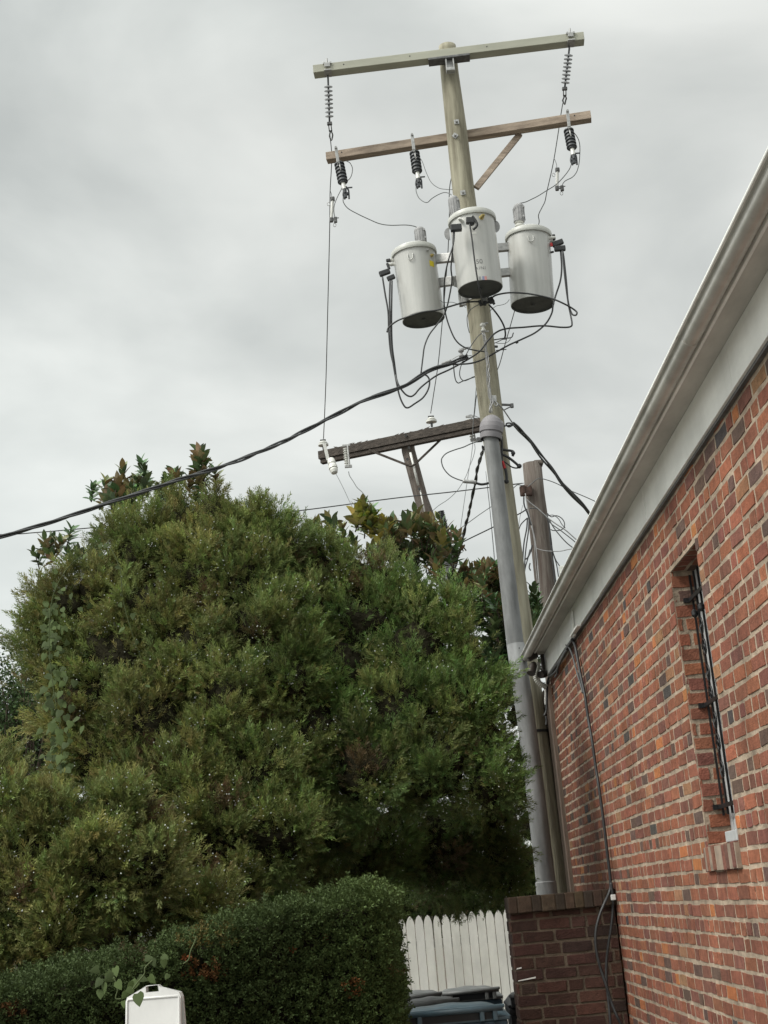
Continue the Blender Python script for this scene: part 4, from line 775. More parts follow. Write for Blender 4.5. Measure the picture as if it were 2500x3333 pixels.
cutout('black ribbed arrester near the pole on the brown crossarm', ('UL', 1132, 728), ('UL', 1153, 890), ('UL', 1158, 915), ('UL', 1190, 1135), ('UL', 1205, 1260), 15, Y2(1345))
cutout('black ribbed arrester at the right end of the brown crossarm', ('UR', 580, 1115), ('UR', 604, 1315), ('UR', 595, 1355), ('UR', 642, 1600), ('UR', 662, 1750), 15, Y2(1850))
def fuse(label, fr, a, b, r_, Y, e):
    p, q = P(fr, *a, Y), P(fr, *b, Y); t = thing('fuse_tube', label, 'fuse', p, 'fuse tubes'); k = px(p)
    mb = MB(); mb.lathe(p, q, [(0, r_*k), (.5, r_*k*1.08), (1, r_*k)], 14); mb.build('tube', M['whitetube'], t)
    mb = MB(); mb.box(p, (r_*k*3, .04, .045), bev=.01); mb.box(q, (r_*k*2.6, .035, .05), bev=.01); ee = P(fr, *e, Y); bar(mb, q, ee, .012, .012); mb.box(ee, (.035, .03, .06), bev=.008); mb.tube([ee-[.03, 0, -.02], ee+[.035, 0, .02]], .005, 6); mb.build('end_clamps', M['steel'], t)
    mb = MB()
    for c in (p-[.045, 0, .05], ee-[.012, 0, .055]): mb.tube([c+np.array([.014*math.cos(x), 0, .019*math.sin(x)]) for x in np.linspace(0, 6.283, 14)], .003, 5)
    mb.build('pull_ring', M['galv'], t)
fuse('white fuse tube hanging beside the left vertical wire', 'UL', (275, 1420), (261, 1645), 4.6, 12.9, (305, 1645))
fuse('white fuse tube hanging beside the right slanting wire', 'UR', (452, 1870), (447, 2105), 4.7, 12.9, (512, 2105))

# ---------------------------------------------------------------- conduit and weatherhead
CYY = 12.03
cr = thing('conduit_riser', 'thick grey conduit strapped to the treated pole with a weatherhead on top', 'conduit', atY(1790, 3333, CYY)*[1, 1, 0])
cp = [(1596.6, 1415, 24.5), (1608, 1500, 25), (1633, 1720, 26), (1658, 1933, 27), (1677, 2096, 28)]
w_ = [atY(x, y, CYY) for x, y, q in cp]; mb = MB(); mb.tube(w_, [q*px(p) for (x, y, q), p in zip(cp, w_)], 26, cap=False); mb.build('upper_pipe', M['conduit'], cr)
cq = [(1678, 2096, 29.2), (1697, 2230, 29.5), (1733.7, 2500, 30), (1776, 2862, 32)]
w_ = [atY(x, y, CYY) for x, y, q in cq]; ex = w_[-1]+(w_[-1]-w_[-2])*(w_[-1][2]/(w_[-2][2]-w_[-1][2])); w_.append(ex); rs = [q*px(p) for (x, y, q), p in zip(cq+[(0, 0, 32)], w_)]
mb = MB(); mb.tube(w_, rs, 26); mb.build('lower_pipe', M['conduit'], cr)
a, b = atY(1776, 2868, CYY), atY(1784, 2925, CYY); mb = MB(); mb.lathe(b-[0, 0, .3], a, [(0, rs[-1]*1.12), (.98, rs[-1]*1.12), (1, rs[-1]*1.02)], 28); mb.build('coupling', M['conduit'], cr)
mb = MB(); c = P('G', 45, 485, CYY-.085); mb.lathe(c, c-[0, .006, 0], [(0, .006), (1, .006)], 8); mb.build('screw', M['rubber'], cr)
a, b = P('RR', 488, 440, CYY), P('RR', 500, 205, CYY); k = px(a); mb = MB()
mb.lathe(a, b, [(0, 33*k), (.02, 35*k), (.18, 36.5*k), (.20, 34*k), (.26, 34*k), (.28, 38*k), (.45, 39*k), (.62, 37*k), (.78, 31*k), (.9, 21*k), (.97, 11*k), (1, 0)], 32, cap=False)
mb.lathe(P('RR', 560, 390, CYY+.02), P('RR', 590, 265, CYY+.04), [(0, 9*k), (.3, 13*k), (.8, 11*k), (1, 4*k)], 16); mb.build('weatherhead', M['head'], cr)
mb = MB(); mb.box(P('RR', 380, 440, CYY+.05), (.05, .04, .04), bev=.006); mb.box(P('RR', 445, 425, CYY-.09), (.16, .03, .02), bev=.004) if 0 else None; mb.build('strap', M['steel'], cr)
hd = 'cable tails coming out of the weatherhead'
wire('cable_tail', 'straight black cable tail hanging beside the conduit below the weatherhead', 'RR', [(588, 405), (592, 480), (590, 580), (590, 680)], 4.4, 'rubber', 12.1, 'cable', hd)
wire('cable_tail', 'upper short black cable tail ending in a round cap', 'RR', [(590, 530), (640, 540), (680, 545), (705, 560), (695, 595)], 4.4, 'rubber', 12.12, 'cable', hd)
wire('cable_tail', 'middle black cable tail slanting right to a taped end', 'RR', [(595, 580), (650, 605), (710, 650), (755, 690)], 4.4, 'rubber', 12.1, 'cable', hd)
wire('cable_tail', 'thin doubled-back cable below the slanting cable tail', 'RR', [(600, 640), (640, 665), (690, 700), (740, 708), (770, 690)], 2.4, 'rubber', 12.12, 'cable', hd)
wire('cable_tail', 'lowest black cable tail bending down to a stubby cap', 'RR', [(602, 650), (620, 700), (635, 760), (640, 835)], 4.6, 'rubber', 12.08, 'cable', hd)
wire('tape_band', 'red tape wrapped on the lowest cable tail', 'RR', [(598, 645), (610, 680), (622, 715)], 5.2, 'red', 12.08, 'tape')
mb = MB()
for x, y, s in ((700, 568, 7), (758, 690, 8), (636, 835, 8)): p = P('RR', x, y, 12.09); mb.lathe(p+[0, 0, s*k*.9], p-[0, 0, s*k*.9], [(0, s*k*.5), (.3, s*k), (.7, s*k), (1, s*k*.5)], 12)
tag(mb.build('end_caps', M['rubber']), 'three black taped caps on the ends of the cable tails', 'cable caps')
wire('bonding_wire', 'stranded grey wire looping out left of the conduit to a splice', 'RR', [(372, 455), (300, 478), (230, 510), (150, 535), (75, 565), (35, 600), (20, 640), (40, 710), (95, 775), (160, 810), (228, 832)], 2.0, 'thin', 12.05)
mb = MB(); a, b = P('RR', 222, 833, 12.05), P('RR', 350, 842, 12.05); mb.lathe(a, b, [(0, 5*k), (.1, 6.5*k), (.9, 6.5*k), (1, 5*k)], 14); tag(mb.build('splice_sleeve', M['galv']), 'shiny crimped splice sleeve left of the conduit', 'splice')
wire('bonding_wire', 'thick black wire from the splice sleeve behind the conduit', 'RR', [(345, 850), (390, 862), (430, 860), (475, 848)], 4.2, 'rubber', 12.08)
twist('power_cable', 'thick twisted black cable dropping from the weatherhead behind the trees', 'RR', [(418, 505), (400, 580), (375, 660), (352, 760), (335, 880), (300, 1030), (285, 1110), (265, 1190), (240, 1290), (215, 1400), (185, 1510), (155, 1620), (130, 1720)], 3.0, 2.7, .5, 'cable', (12.2, 15.5), 2)

# ================================================================ old pole behind, with its crossarm
op = thing('utility_pole', 'dark weathered wooden pole with splintered crossarm standing farther behind', 'utility pole', atY(1560, 2943, OY)*[1, 1, 0])
mb = MB(); oc = [(1195, 100, 160), (1215, 250, 162), (1370, 830, 165), (1460, 1080, 168)]
w_ = [P('LL', x, y, OY+.15) for x, y, q in oc]; ex = w_[-1]+(w_[-1]-w_[0])*(w_[-1][2]/(w_[0][2]-w_[-1][2])); w_.append(ex)
mb.tube(w_, [q/2/3.687*px(p) for (x, y, q), p in zip(oc+[(0, 0, 190)], w_)], 22); mb.build('shaft', M['oldpole'], op)
mb = MB(); ARM3 = arm_box(mb, fp('D', 133, 345), fp('D', 985, 168), OY, .115, .10)
v = mb.v[0]; rr = random.Random(8)
r_ = ARM3
for k_ in range(46):                                       # splinters along the top edge
    t_ = rr.uniform(.02, .98); p = r_['A']+(r_['B']-r_['A'])*t_+r_['bk']*rr.uniform(0, .1); l = rr.uniform(.05, .18); s = rr.choice((-1, 1)); h_ = rr.uniform(.004, .028)
    mb.add([p, p+r_['ux']*s*l*.6+[0, 0, -.002], p+r_['ux']*s*l+[0, 0, h_], p+[0, 0, h_*.4]], [(0, 1, 2, 3)]); mb.add([p+r_['bk']*.008, p+r_['ux']*s*l+[0, 0, h_], p], [(0, 1, 2)])
mb.build('crossarm', M['darkwood'], op)
mb = MB(); c = r_['A']+(r_['B']-r_['A'])*.5+r_['bk']*.05-[0, 0, .075]; L_ = np.linalg.norm(r_['B']-r_['A']); mb.box(c+r_['bk']*.012-[0, 0, .075], (L_*.985, .09, .055), [r_['ux'], r_['bk'], (0, 0, 1)], bev=.006); mb.build('crossarm', M['darkwood'], op)
mb = MB(); bar(mb, P('LL', 740, 238, OY), P('LL', 1215, 425, OY-.03), .03, .02); bar(mb, P('LL', 1290, 412, OY-.03), P('LL', 1700, 20, OY), .03, .02); mb.tube(smooth_pts([P('LL', x, y, OY-.05) for x, y in ((1190, 412), (1240, 432), (1300, 405))]), .014, 6); mb.build('brace', M['darkwood'], op)
mb = MB(); mb.tube([P('LL', 1238, 270, OY-.03), P('LL', 1332, 662, OY-.03)], .016, 8); mb.tube([P('LL', 1350, 700, OY-.03), P('LL', 1420, 1020, OY-.03)], .010, 6); mb.build('ground_moulding', M['whitetube'], op)
mb = MB()
for x, y in ((1185, 65), (1203, 350), (1345, 705), (1222, 210)): mb.lathe(P('LL', x, y, OY-.02), P('LL', x, y, OY-.06), [(0, .02), (1, .02)], 10)
mb.build('bolts', M['steel'], op)
def pin_ins(label, fr, x, y, hw, Y, bolt=True):
    p = P(fr, x, y, Y); k = px(p)*hw; t = thing('pin_insulator', label, 'insulator', p, 'white pin insulators on the old crossarm')
    mb = MB(); mb.lathe(p-[0, 0, k*.55], p+[0, 0, k*.6], [(0, k*.55), (.1, k), (.4, k), (.5, k*.6), (.62, k*.75), (.8, k*.62), (.9, k*.3)], 20); mb.build('shell', M['porc'], t)
    mb = MB(); mb.box(p+[0, 0, k*.66], (k*1.1, k*.5, k*.25), bev=.006); mb.lathe(p-[0, 0, k*1.3], p, [(0, k*.2), (1, k*.25)], 8); mb.build('pin', M['steel'], t)
pin_ins('white pin insulator on the left end of the old crossarm', 'LL', 192, 160, 17, OY); pin_ins('white pin insulator near the middle of the old crossarm', 'D', 717, 185, 18, OY)
t = thing('surge_arrester', 'glossy white arrester with a pale strap at the left end of the old crossarm', 'arrester', P('LL', 290, 380, OY-.12))
mb = MB(); a, b = P('LL', 283, 350, OY-.12), P('LL', 330, 520, OY-.2); k_ = px(a)/3.687; mb.lathe(a, b, [(0, 38*k_), (.1, 46*k_), (.3, 50*k_), (.38, 42*k_), (.5, 54*k_), (.66, 54*k_), (.7, 44*k_), (.8, 50*k_), (.95, 38*k_), (1, 20*k_)], 22); mb.build('body', M['porc'], t)
mb = MB(); bar(mb, P('LL', 205, 165, OY-.1), P('LL', 252, 360, OY-.1), .045, .02); mb.build('strap', M['whitetube'], t)
def ribbed(label, fr, a, b, n_, hw, Y, m='porc'):
    p, q = P(fr, *a, Y), P(fr, *b, Y); t = thing('cutout_switch', label, 'cutout', p, 'ribbed cutouts on the old crossarm'); k_ = px(p)/FR[fr][2]; mb = MB(); pr = [(0, hw*.5*k_)]
    for i in range(n_): pr += [((i+.1)/n_, hw*.55*k_), ((i+.35)/n_, hw*k_), ((i+.5)/n_, hw*k_), ((i+.75)/n_, hw*.55*k_)]
    mb.lathe(p, q, pr+[(1, hw*.5*k_)], 18); mb.build('body', M[m], t)
    s = np.array([hw*1.1*k_, -.03, 0]); mb = MB(); bar(mb, p+s+[0, 0, .02], q+s*.9, .02, .02); mb.box(p+s*.5+[0, 0, .03], (.11, .03, .03), bev=.005); mb.box(q+s*.5, (.10, .03, .04), bev=.006); mb.build('fuse_arm', M['galv'], t)
ribbed('white ribbed cutout on the left half of the old crossarm', 'LL', (455, 215), (478, 440), 8, 30, OY-.13); ribbed('white ribbed cutout at the right end of the old crossarm beside the main pole', 'D', (908, 180), (930, 290), 8, 13, OY-.13)
wire('lead_wire', 'thin lead from the white arrester down into the leaves', 'LL', [(345, 525), (380, 590), (440, 710), (500, 840), (545, 930), (590, 1020)], 1.0, 'thin', (OY-.2, 16)); wire('lead_wire', 'wavy thin lead from the left cutout down into the leaves', 'LL', [(497, 500), (510, 550), (555, 620), (600, 690), (660, 745), (730, 835), (790, 910), (840, 990), (900, 1085)], 1.4, 'thin', (OY-.2, 16))
wire('lead_wire', 'thin lead from the right cutout falling beside the conduit', 'RR', [(318, 470), (315, 500), (300, 620), (285, 700), (262, 850), (240, 1000), (205, 1250), (180, 1450), (150, 1620)], 1.0, 'thin', (OY-.2, 17)); wire('lead_wire', 'second thin lead curling left from the right cutout', 'RR', [(335, 480), (338, 530), (320, 610), (290, 685), (250, 790), (180, 910), (90, 1000), (0, 1060), (-60, 1110)], 1.0, 'thin', (OY-.2, 17))
wire('lead_wire', 'short tie wire over the right end of the old crossarm', 'RR', [(265, 212), (300, 205), (345, 218), (385, 238)], 1.0, 'thin', OY-.1)
# old transformer and bushing mostly hidden by the magnolia
t = thing('transformer', 'dark old transformer half hidden by bronze leaves below the old pole', 'transformer', P('RR', 60, 1480, OY-.5))
mb = MB(); a, b = P('S', 1455, 1815, OY-.5), P('S', 1448, 1783, OY-.5); k_ = px(a); mb.lathe(a-[0, 0, .6], b, [(0, 26*k_), (.95, 26*k_), (1, 24*k_)], 24); mb.build('tank', M['steel'], t)
mb = MB(); a, b = P('RR', 62, 1330, OY-.5), P('RR', 8, 1115, OY-.5); pr = [(0, 10*k_)]
for i in range(13): pr += [((i+.1)/13, 8*k_), ((i+.35)/13, 13*k_), ((i+.6)/13, 13*k_), ((i+.8)/13, 8*k_)]
mb.lathe(a, b, pr+[(1, 3*k_)], 18); mb.lathe(P('RR', 75, 1400, OY-.5), a, [(0, 11*k_), (1, 11*k_)], 14); mb.build('bushing', M['blackpoly'], t)

# ================================================================ cut-off stub pole on the right
TY = 18.0
sp_ = thing('stub_pole', 'short sawn-off old wooden pole with messy wires right of the conduit', 'utility pole', atY(1850, 2943, TY)*[1, 1, 0])
mb = MB(); w_ = [P('RR', x, y, TY) for x, y in ((878, 668), (905, 950), (945, 1250), (985, 1600), (1020, 1900))]; ex = w_[-1]+(w_[-1]-w_[0])*(w_[-1][2]/(w_[0][2]-w_[-1][2])); w_.append(ex)
ww = [178, 182, 190, 200, 208, 240]; mb.tube(w_, [q/2/2.9107*px(p) for q, p in zip(ww, w_)], 26); mb.box(P('RR', 935, 668, TY), (.13, .2, .06), bev=.02); sh = mb.build('shaft', M['oldpole'], sp_)
mb = MB(); mb.box(P('RR', 820, 925, TY-.15), (.16, .06, .14), bev=.02); mb.box(P('RR', 795, 915, TY-.15), (.05, .08, .12), bev=.015); mb.build('bracket', mat('rusty_steel', (0.07, 0.04, 0.03), .9, var=.5, vscale=20), sp_)
sw = lambda name, label, pts, r_, m='thin', Y=TY-.3: wire(name, label, 'RR', pts, r_, m, Y, group='wires around the stub pole')
sw('overhead_wire', 'wire from the stub pole top slanting right to the gutter', [(835, 890), (880, 850), (930, 812), (985, 812), (1100, 850), (1250, 925), (1380, 980), (1490, 1030), (1580, 1075)], 1.5)
sw('overhead_wire', 'dark wire reaching the stub pole from the left at its top', [(690, 862), (740, 856), (800, 852)], 1.3); sw('overhead_wire', 'dark wire curving into the stub pole under the top left wire', [(690, 912), (740, 868), (800, 880)], 1.5)
sw('drop_wire', 'upper grey drop wire from the stub pole right to the eave', [(820, 1000), (870, 1045), (930, 1090), (990, 1145), (1040, 1190), (1110, 1240), (1200, 1300), (1310, 1395), (1400, 1460)], 2.0, 'alu')
sw('drop_wire', 'lower grey drop wire from the stub pole right to the eave', [(850, 1090), (930, 1095), (1000, 1160), (1060, 1235), (1150, 1300), (1240, 1370), (1300, 1420)], 1.7); sw('drop_wire', 'third drop wire sagging from the stub pole to the eave', [(1040, 1190), (1070, 1250), (1120, 1320), (1200, 1410), (1280, 1475)], 1.9)
sw('drop_wire', 'coiled spare wire loop right of the stub pole', [(1020, 1135), (1060, 1170), (1110, 1160), (1160, 1185), (1186, 1230), (1180, 1275), (1140, 1298), (1080, 1300), (1055, 1290)], 1.6, 'cable'); sw('drop_wire', 'inner curl of the wire coil right of the stub pole', [(1030, 1160), (1080, 1155), (1130, 1190), (1160, 1240), (1195, 1278)], 1.3, 'cable')
sw('drop_wire', 'pale wire bowing from the stub pole to the gutter', [(920, 1470), (980, 1488), (1060, 1497), (1150, 1495), (1220, 1480), (1290, 1470)], 1.5, 'alu'); sw('drop_wire', 'dark wire dangling to the small box at the eave', [(1060, 1440), (1085, 1530), (1110, 1590), (1150, 1650)], 1.7, 'cable')
for i, (pts, r_, m) in enumerate([([(815, 950), (830, 1050), (870, 1240), (905, 1380), (930, 1600), (945, 1800), (965, 2100)], 1.6, 'alu'), ([(822, 1000), (850, 1160), (880, 1260), (920, 1480), (935, 1700), (960, 1950), (970, 2100)], 1.2, 'alu'), ([(870, 1250), (900, 1400), (910, 1600), (935, 1850), (950, 2100)], 1.0, 'alu'), ([(800, 980), (805, 1060), (840, 1150), (870, 1250)], 2.6, 'cable')]):
    sw('down_wire', ['pale wire running down the face of the stub pole', 'second pale wire down the stub pole just right of the first', 'thinnest pale wire low on the stub pole', 'short dark cable at the upper left of the stub pole'][i], pts, r_, m, TY-.42)
for i, (pts, r_) in enumerate([([(835, 1180), (828, 1280), (805, 1400), (795, 1500), (790, 1600)], 2.4), ([(850, 1200), (845, 1300), (825, 1440), (812, 1560), (808, 1680)], 2.2), ([(880, 1440), (865, 1500), (835, 1560), (815, 1570)], 2.6), ([(860, 1480), (840, 1560), (815, 1650), (805, 1720)], 2.0), ([(730, 1155), (770, 1135), (830, 1098)], 2.2), ([(750, 1300), (775, 1240), (835, 1180)], 2.0), ([(1020, 1150), (1045, 1290), (1055, 1420), (1070, 1550), (1085, 1700), (1100, 1810)], 2.8), ([(1035, 1200), (1060, 1380), (1075, 1500), (1110, 1620), (1130, 1740)], 1.8), ([(860, 1610), (852, 1650), (865, 1680)], 2.2)]):
    sw('loose_cable', ['outermost black cable sagging on the left of the stub pole', 'second black cable sagging on the left of the stub pole', 'black loop low on the left of the stub pole', 'frayed black cable left of the stub pole foot', 'short black cable bridging main pole and stub pole', 'curved black cable just under the short bridging one', 'thick black cable along the right edge of the stub pole', 'thinner black cable beside the thick right edge one', 'tiny brown loop on the stub pole'][i], pts, r_, 'cable', TY-.15)
mb = MB(); mb.box(P('RR', 1165, 1690, 17.5), (.07, .08, .14), bev=.01); tag(mb.build('junction_box', M['porc']), 'small pale junction box peeping over the gutter by the stub pole', 'junction box')
# long thin lines behind everything
wire('overhead_wire', 'long thin wire crossing the sky from left behind the trees to the stub pole', 'S', [(-2200, 1760), (-1000, 1770), (-60, 1742), (120, 1733), (390, 1710), (680, 1690), (965, 1663), (1280, 1622), (1480, 1600), (1700, 1573)], 1.9, 'cable', TY-.2)
wire('overhead_wire', 'thick slanting wire rising right behind the conduit', 'RR', [(-60, 1550), (0, 1518), (100, 1470), (300, 1370), (510, 1268), (730, 1155)], 2.1, 'cable', TY); wire('overhead_wire', 'thin slanting wire above the thick one behind the conduit', 'RR', [(0, 1420), (120, 1335), (270, 1230), (380, 1150), (490, 1075)], 1.3, 'thin', TY)
wire('overhead_wire', 'fine steep wire left of the conduit, upper', 'RR', [(350, -60), (345, 0), (330, 180), (318, 330), (315, 480)], 1.2, 'thin', 18); wire('overhead_wire', 'fine near-vertical wire behind the conduit', 'RR', [(440, 740), (470, 1000), (500, 1300), (530, 1615)], .8, 'thin', 19); wire('overhead_wire', 'fainter twin of the fine near-vertical wire behind the conduit', 'RR', [(452, 860), (480, 1120), (505, 1400), (522, 1600)], .7, 'thin', 19.2)
wire('overhead_wire', 'hair-thin wire between main pole and stub pole', 'RR', [(790, 1060), (765, 1170), (748, 1290)], .7, 'thin', 18)

# ================================================================ cables and fittings on the building
def wallwire(label, pts, rpx, X=1.395, m='cable', name='wall_cable'):
    W_ = smooth_pts([p if len(p) == 3 and not isinstance(p[0], str) else atX(*fp(*p), X) for p in pts]); r = [rpx*px(q) for q in W_]; mb = MB(); mb.tube(W_, r, 7); tag(mb.build(name, M[m]), label, 'cable', 'cables on the brick building'); 
gy = lambda x, y, Y: tuple(P('W', x, y, Y))
wallwire('thick black cable running down the brick wall and hanging in the corner', [('G', 800, 350), ('G', 845, 430), ('G', 880, 600), ('G', 925, 850), ('G', 990, 1160), ('G', 1040, 1500), ('G', 1100, 1850), ('G', 1150, 2212), ('W', 520, 350), ('W', 548, 560), ('W', 572, 760), ('W', 595, 960), gy(590, 1040, 9.70), gy(560, 1110, 9.66), gy(520, 1210, 9.64), gy(497, 1320, 9.63), gy(502, 1440, 9.63), gy(530, 1560, 9.63), gy(570, 1680, 9.62), gy(600, 1780, 9.62), gy(640, 1880, 9.60), gy(680, 1960, 9.6)], 5.0)
wallwire('second black cable leaving the wall at the white clip and crossing the first', [('W', 600, 980), ('W', 612, 1080), gy(612, 1180, 9.70), gy(598, 1300, 9.68), gy(577, 1440, 9.68), gy(568, 1560, 9.68), gy(572, 1680, 9.67), gy(585, 1800, 9.66), gy(598, 1960, 9.65)], 4.6)
wallwire('grey cable joining the black one from the frieze board', [('G', 720, 440), ('G', 770, 490), ('G', 815, 600), ('G', 850, 740), ('G', 890, 880), ('G', 925, 1000), ('G', 960, 1130)], 3.0, 1.385, 'thin')
for i, (pts, r_) in enumerate([([(480, 880), (560, 760), (640, 650), (700, 540), (760, 440), (810, 360)], 4.5), ([(470, 900), (530, 860), (585, 800), (620, 700), (680, 590), (740, 500)], 3.8), ([(560, 900), (595, 850), (600, 780), (660, 640), (720, 520)], 3.4)]):
    wallwire(['black cable bundle under the frieze board, upper run', 'black cable under the frieze board, middle run', 'black cable under the frieze board, lowest run'][i], [('G', x, y) for x, y in pts], r_, 1.385)
mb = MB(); mb.box(atX(*fp('W', 614, 1080), 1.39), (.03, .03, .035), bev=.004); tag(mb.build('cable_clip', M['whitetube']), 'white clip holding the cables above the low wall corner', 'clip')
wire('wall_cable', 'black cable dropping at the far corner of the building', 'G', [(475, 890), (455, 960), (448, 1060), (447, 1180), (440, 1290), (435, 1390), (405, 1460)], 3.6, 'cable', 11.9, 'cable', 'cables on the brick building'); wire('wall_cable', 'short frayed black tail lowest at the far corner', 'G', [(430, 1470), (440, 1530), (432, 1595)], 4, 'cable', 11.95, 'cable', 'cables on the brick building')
wire('wall_cable', 'pale taped cable piece at the far corner', 'G', [(418, 1080), (425, 1150), (420, 1220), (425, 1300)], 3.2, 'whitetube', 11.98, 'cable', 'cables on the brick building')
# corrugated hose and lamp heads at the gutter end
pts = smooth_pts([P('G', x, y, 11.85) for x, y in ((330, 690), (312, 790), (285, 860), (290, 930), (340, 990), (400, 1025), (440, 1050))], 12); s = np.arange(len(pts)); k_ = px(pts[0])/4.425
mb = MB(); mb.tube(pts, (34+7*np.sin(s*1.55))*k_*np.interp(s, [0, 20, 60], [.75, 1.0, 1.15]), 14); tag(mb.build('flexible_conduit', M['hose']), 'white corrugated flexible conduit curving under the gutter end', 'flexible conduit')
t = thing('floodlight', 'dark bronze twin floodlight at the far gutter corner', 'floodlight', P('G', 260, 650, 11.85))
mb = MB(); mb.box(P('G', 235, 610, 11.8), (.09, .08, .05), [(.94, 0, .34), (0, 1, 0), (-.34, 0, .94)], bev=.015); mb.lathe(P('G', 262, 700, 11.8), P('G', 215, 850, 11.75), [(0, .018), (.2, .03), (1, .036)], 16); mb.build('lamp_head', M['lampdark'], t)
mb = MB(); mb.lathe(P('G', 375, 570, 11.9), P('G', 400, 800, 11.9), [(0, .018), (1, .02)], 12); mb.lathe(P('G', 420, 850, 11.86), P('G', 350, 870, 11.78), [(0, .028), (.3, .034), (1, .030)], 16); mb.build('lamp_head', M['lampdark'], t)
mb = MB(); mb.box(P('G', 445, 770, 11.9), (.03, .03, .07), bev=.004); mb.build('sensor', M['whitetube'], t)

# ================================================================ foliage
def basis(D, roll):
    D = D/np.linalg.norm(D, axis=1)[:, None]; a = np.where(np.abs(D[:, 2:3]) < .9, np.array([[0, 0, 1.]]), np.array([[1., 0, 0]]))
    U = np.cross(a, D); U /= np.linalg.norm(U, axis=1)[:, None]; V = np.cross(D, U); c, s = np.cos(roll)[:, None], np.sin(roll)[:, None]
    return U*c+V*s, V*c-U*s, D
def scatter(tv, tq, C_, D, S, colr, tcol=None):
    """copies of a template (axis = +z) into one vertex / quad array"""
    n = len(C_); k = len(tv); U, V, W_ = basis(D, rng.uniform(0, 6.283, n)); S = np.asarray(S)[:, None, None]
    P_ = C_[:, None, :]+S*(tv[None, :, 0:1]*U[:, None, :]+tv[None, :, 1:2]*V[:, None, :]+tv[None, :, 2:3]*W_[:, None, :])
    Q = (tq[None]+(np.arange(n)*k)[:, None, None]).reshape(-1, 4); c = np.ones((n, k, 4)); c[:, :, :3] = colr[:, None, :]*(tcol[None, :, None] if tcol is not None else 1)
    return P_.reshape(-1, 3), Q, c.reshape(-1, 4)
def spray_tpl(nb, seed, wid, lo, spread, flat=1.0):
    r = np.random.default_rng(seed); vs = []; qs = []; tc_ = []
    def blade(a, d, l, w_):
        d = d/np.linalg.norm(d); s = np.cross(d, r.normal(size=3)); s /= np.linalg.norm(s); b = len(vs)
        vs.extend([a, a+d*l*.45+s*w_, a+d*l, a+d*l*.45-s*w_]); qs.append((b, b+1, b+2, b+3)); tc_.extend([.8, 1, 1.12, 1])
    for i in range(nb):
        z = lo+(1-lo)*i/nb; az = i*2.4+r.uniform(-.3, .3); d = np.array([math.cos(az)*spread, math.sin(az)*spread*flat, 1.0]); l = (.55-.28*z)*r.uniform(.8, 1.2)
        blade(np.array([0, 0, z]), d, l, wid*r.uniform(.8, 1.2))
        if i % 2 == 0: e_ = np.array([0, 0, z])+d/np.linalg.norm(d)*l*.5; blade(e_, d+r.normal(size=3)*.6, l*.5, wid*.8)
    blade(np.array([0, 0, .75]), np.array([0, 0, 1.]), .35, wid)
    return np.array(vs), np.array(qs), np.array(tc_)
TPL = [spray_tpl(12, s, .034, .02, .8, .55) for s in range(3)]
YEW = [spray_tpl(9, 10+s, .085, .0, 1.3, .8) for s in range(2)]
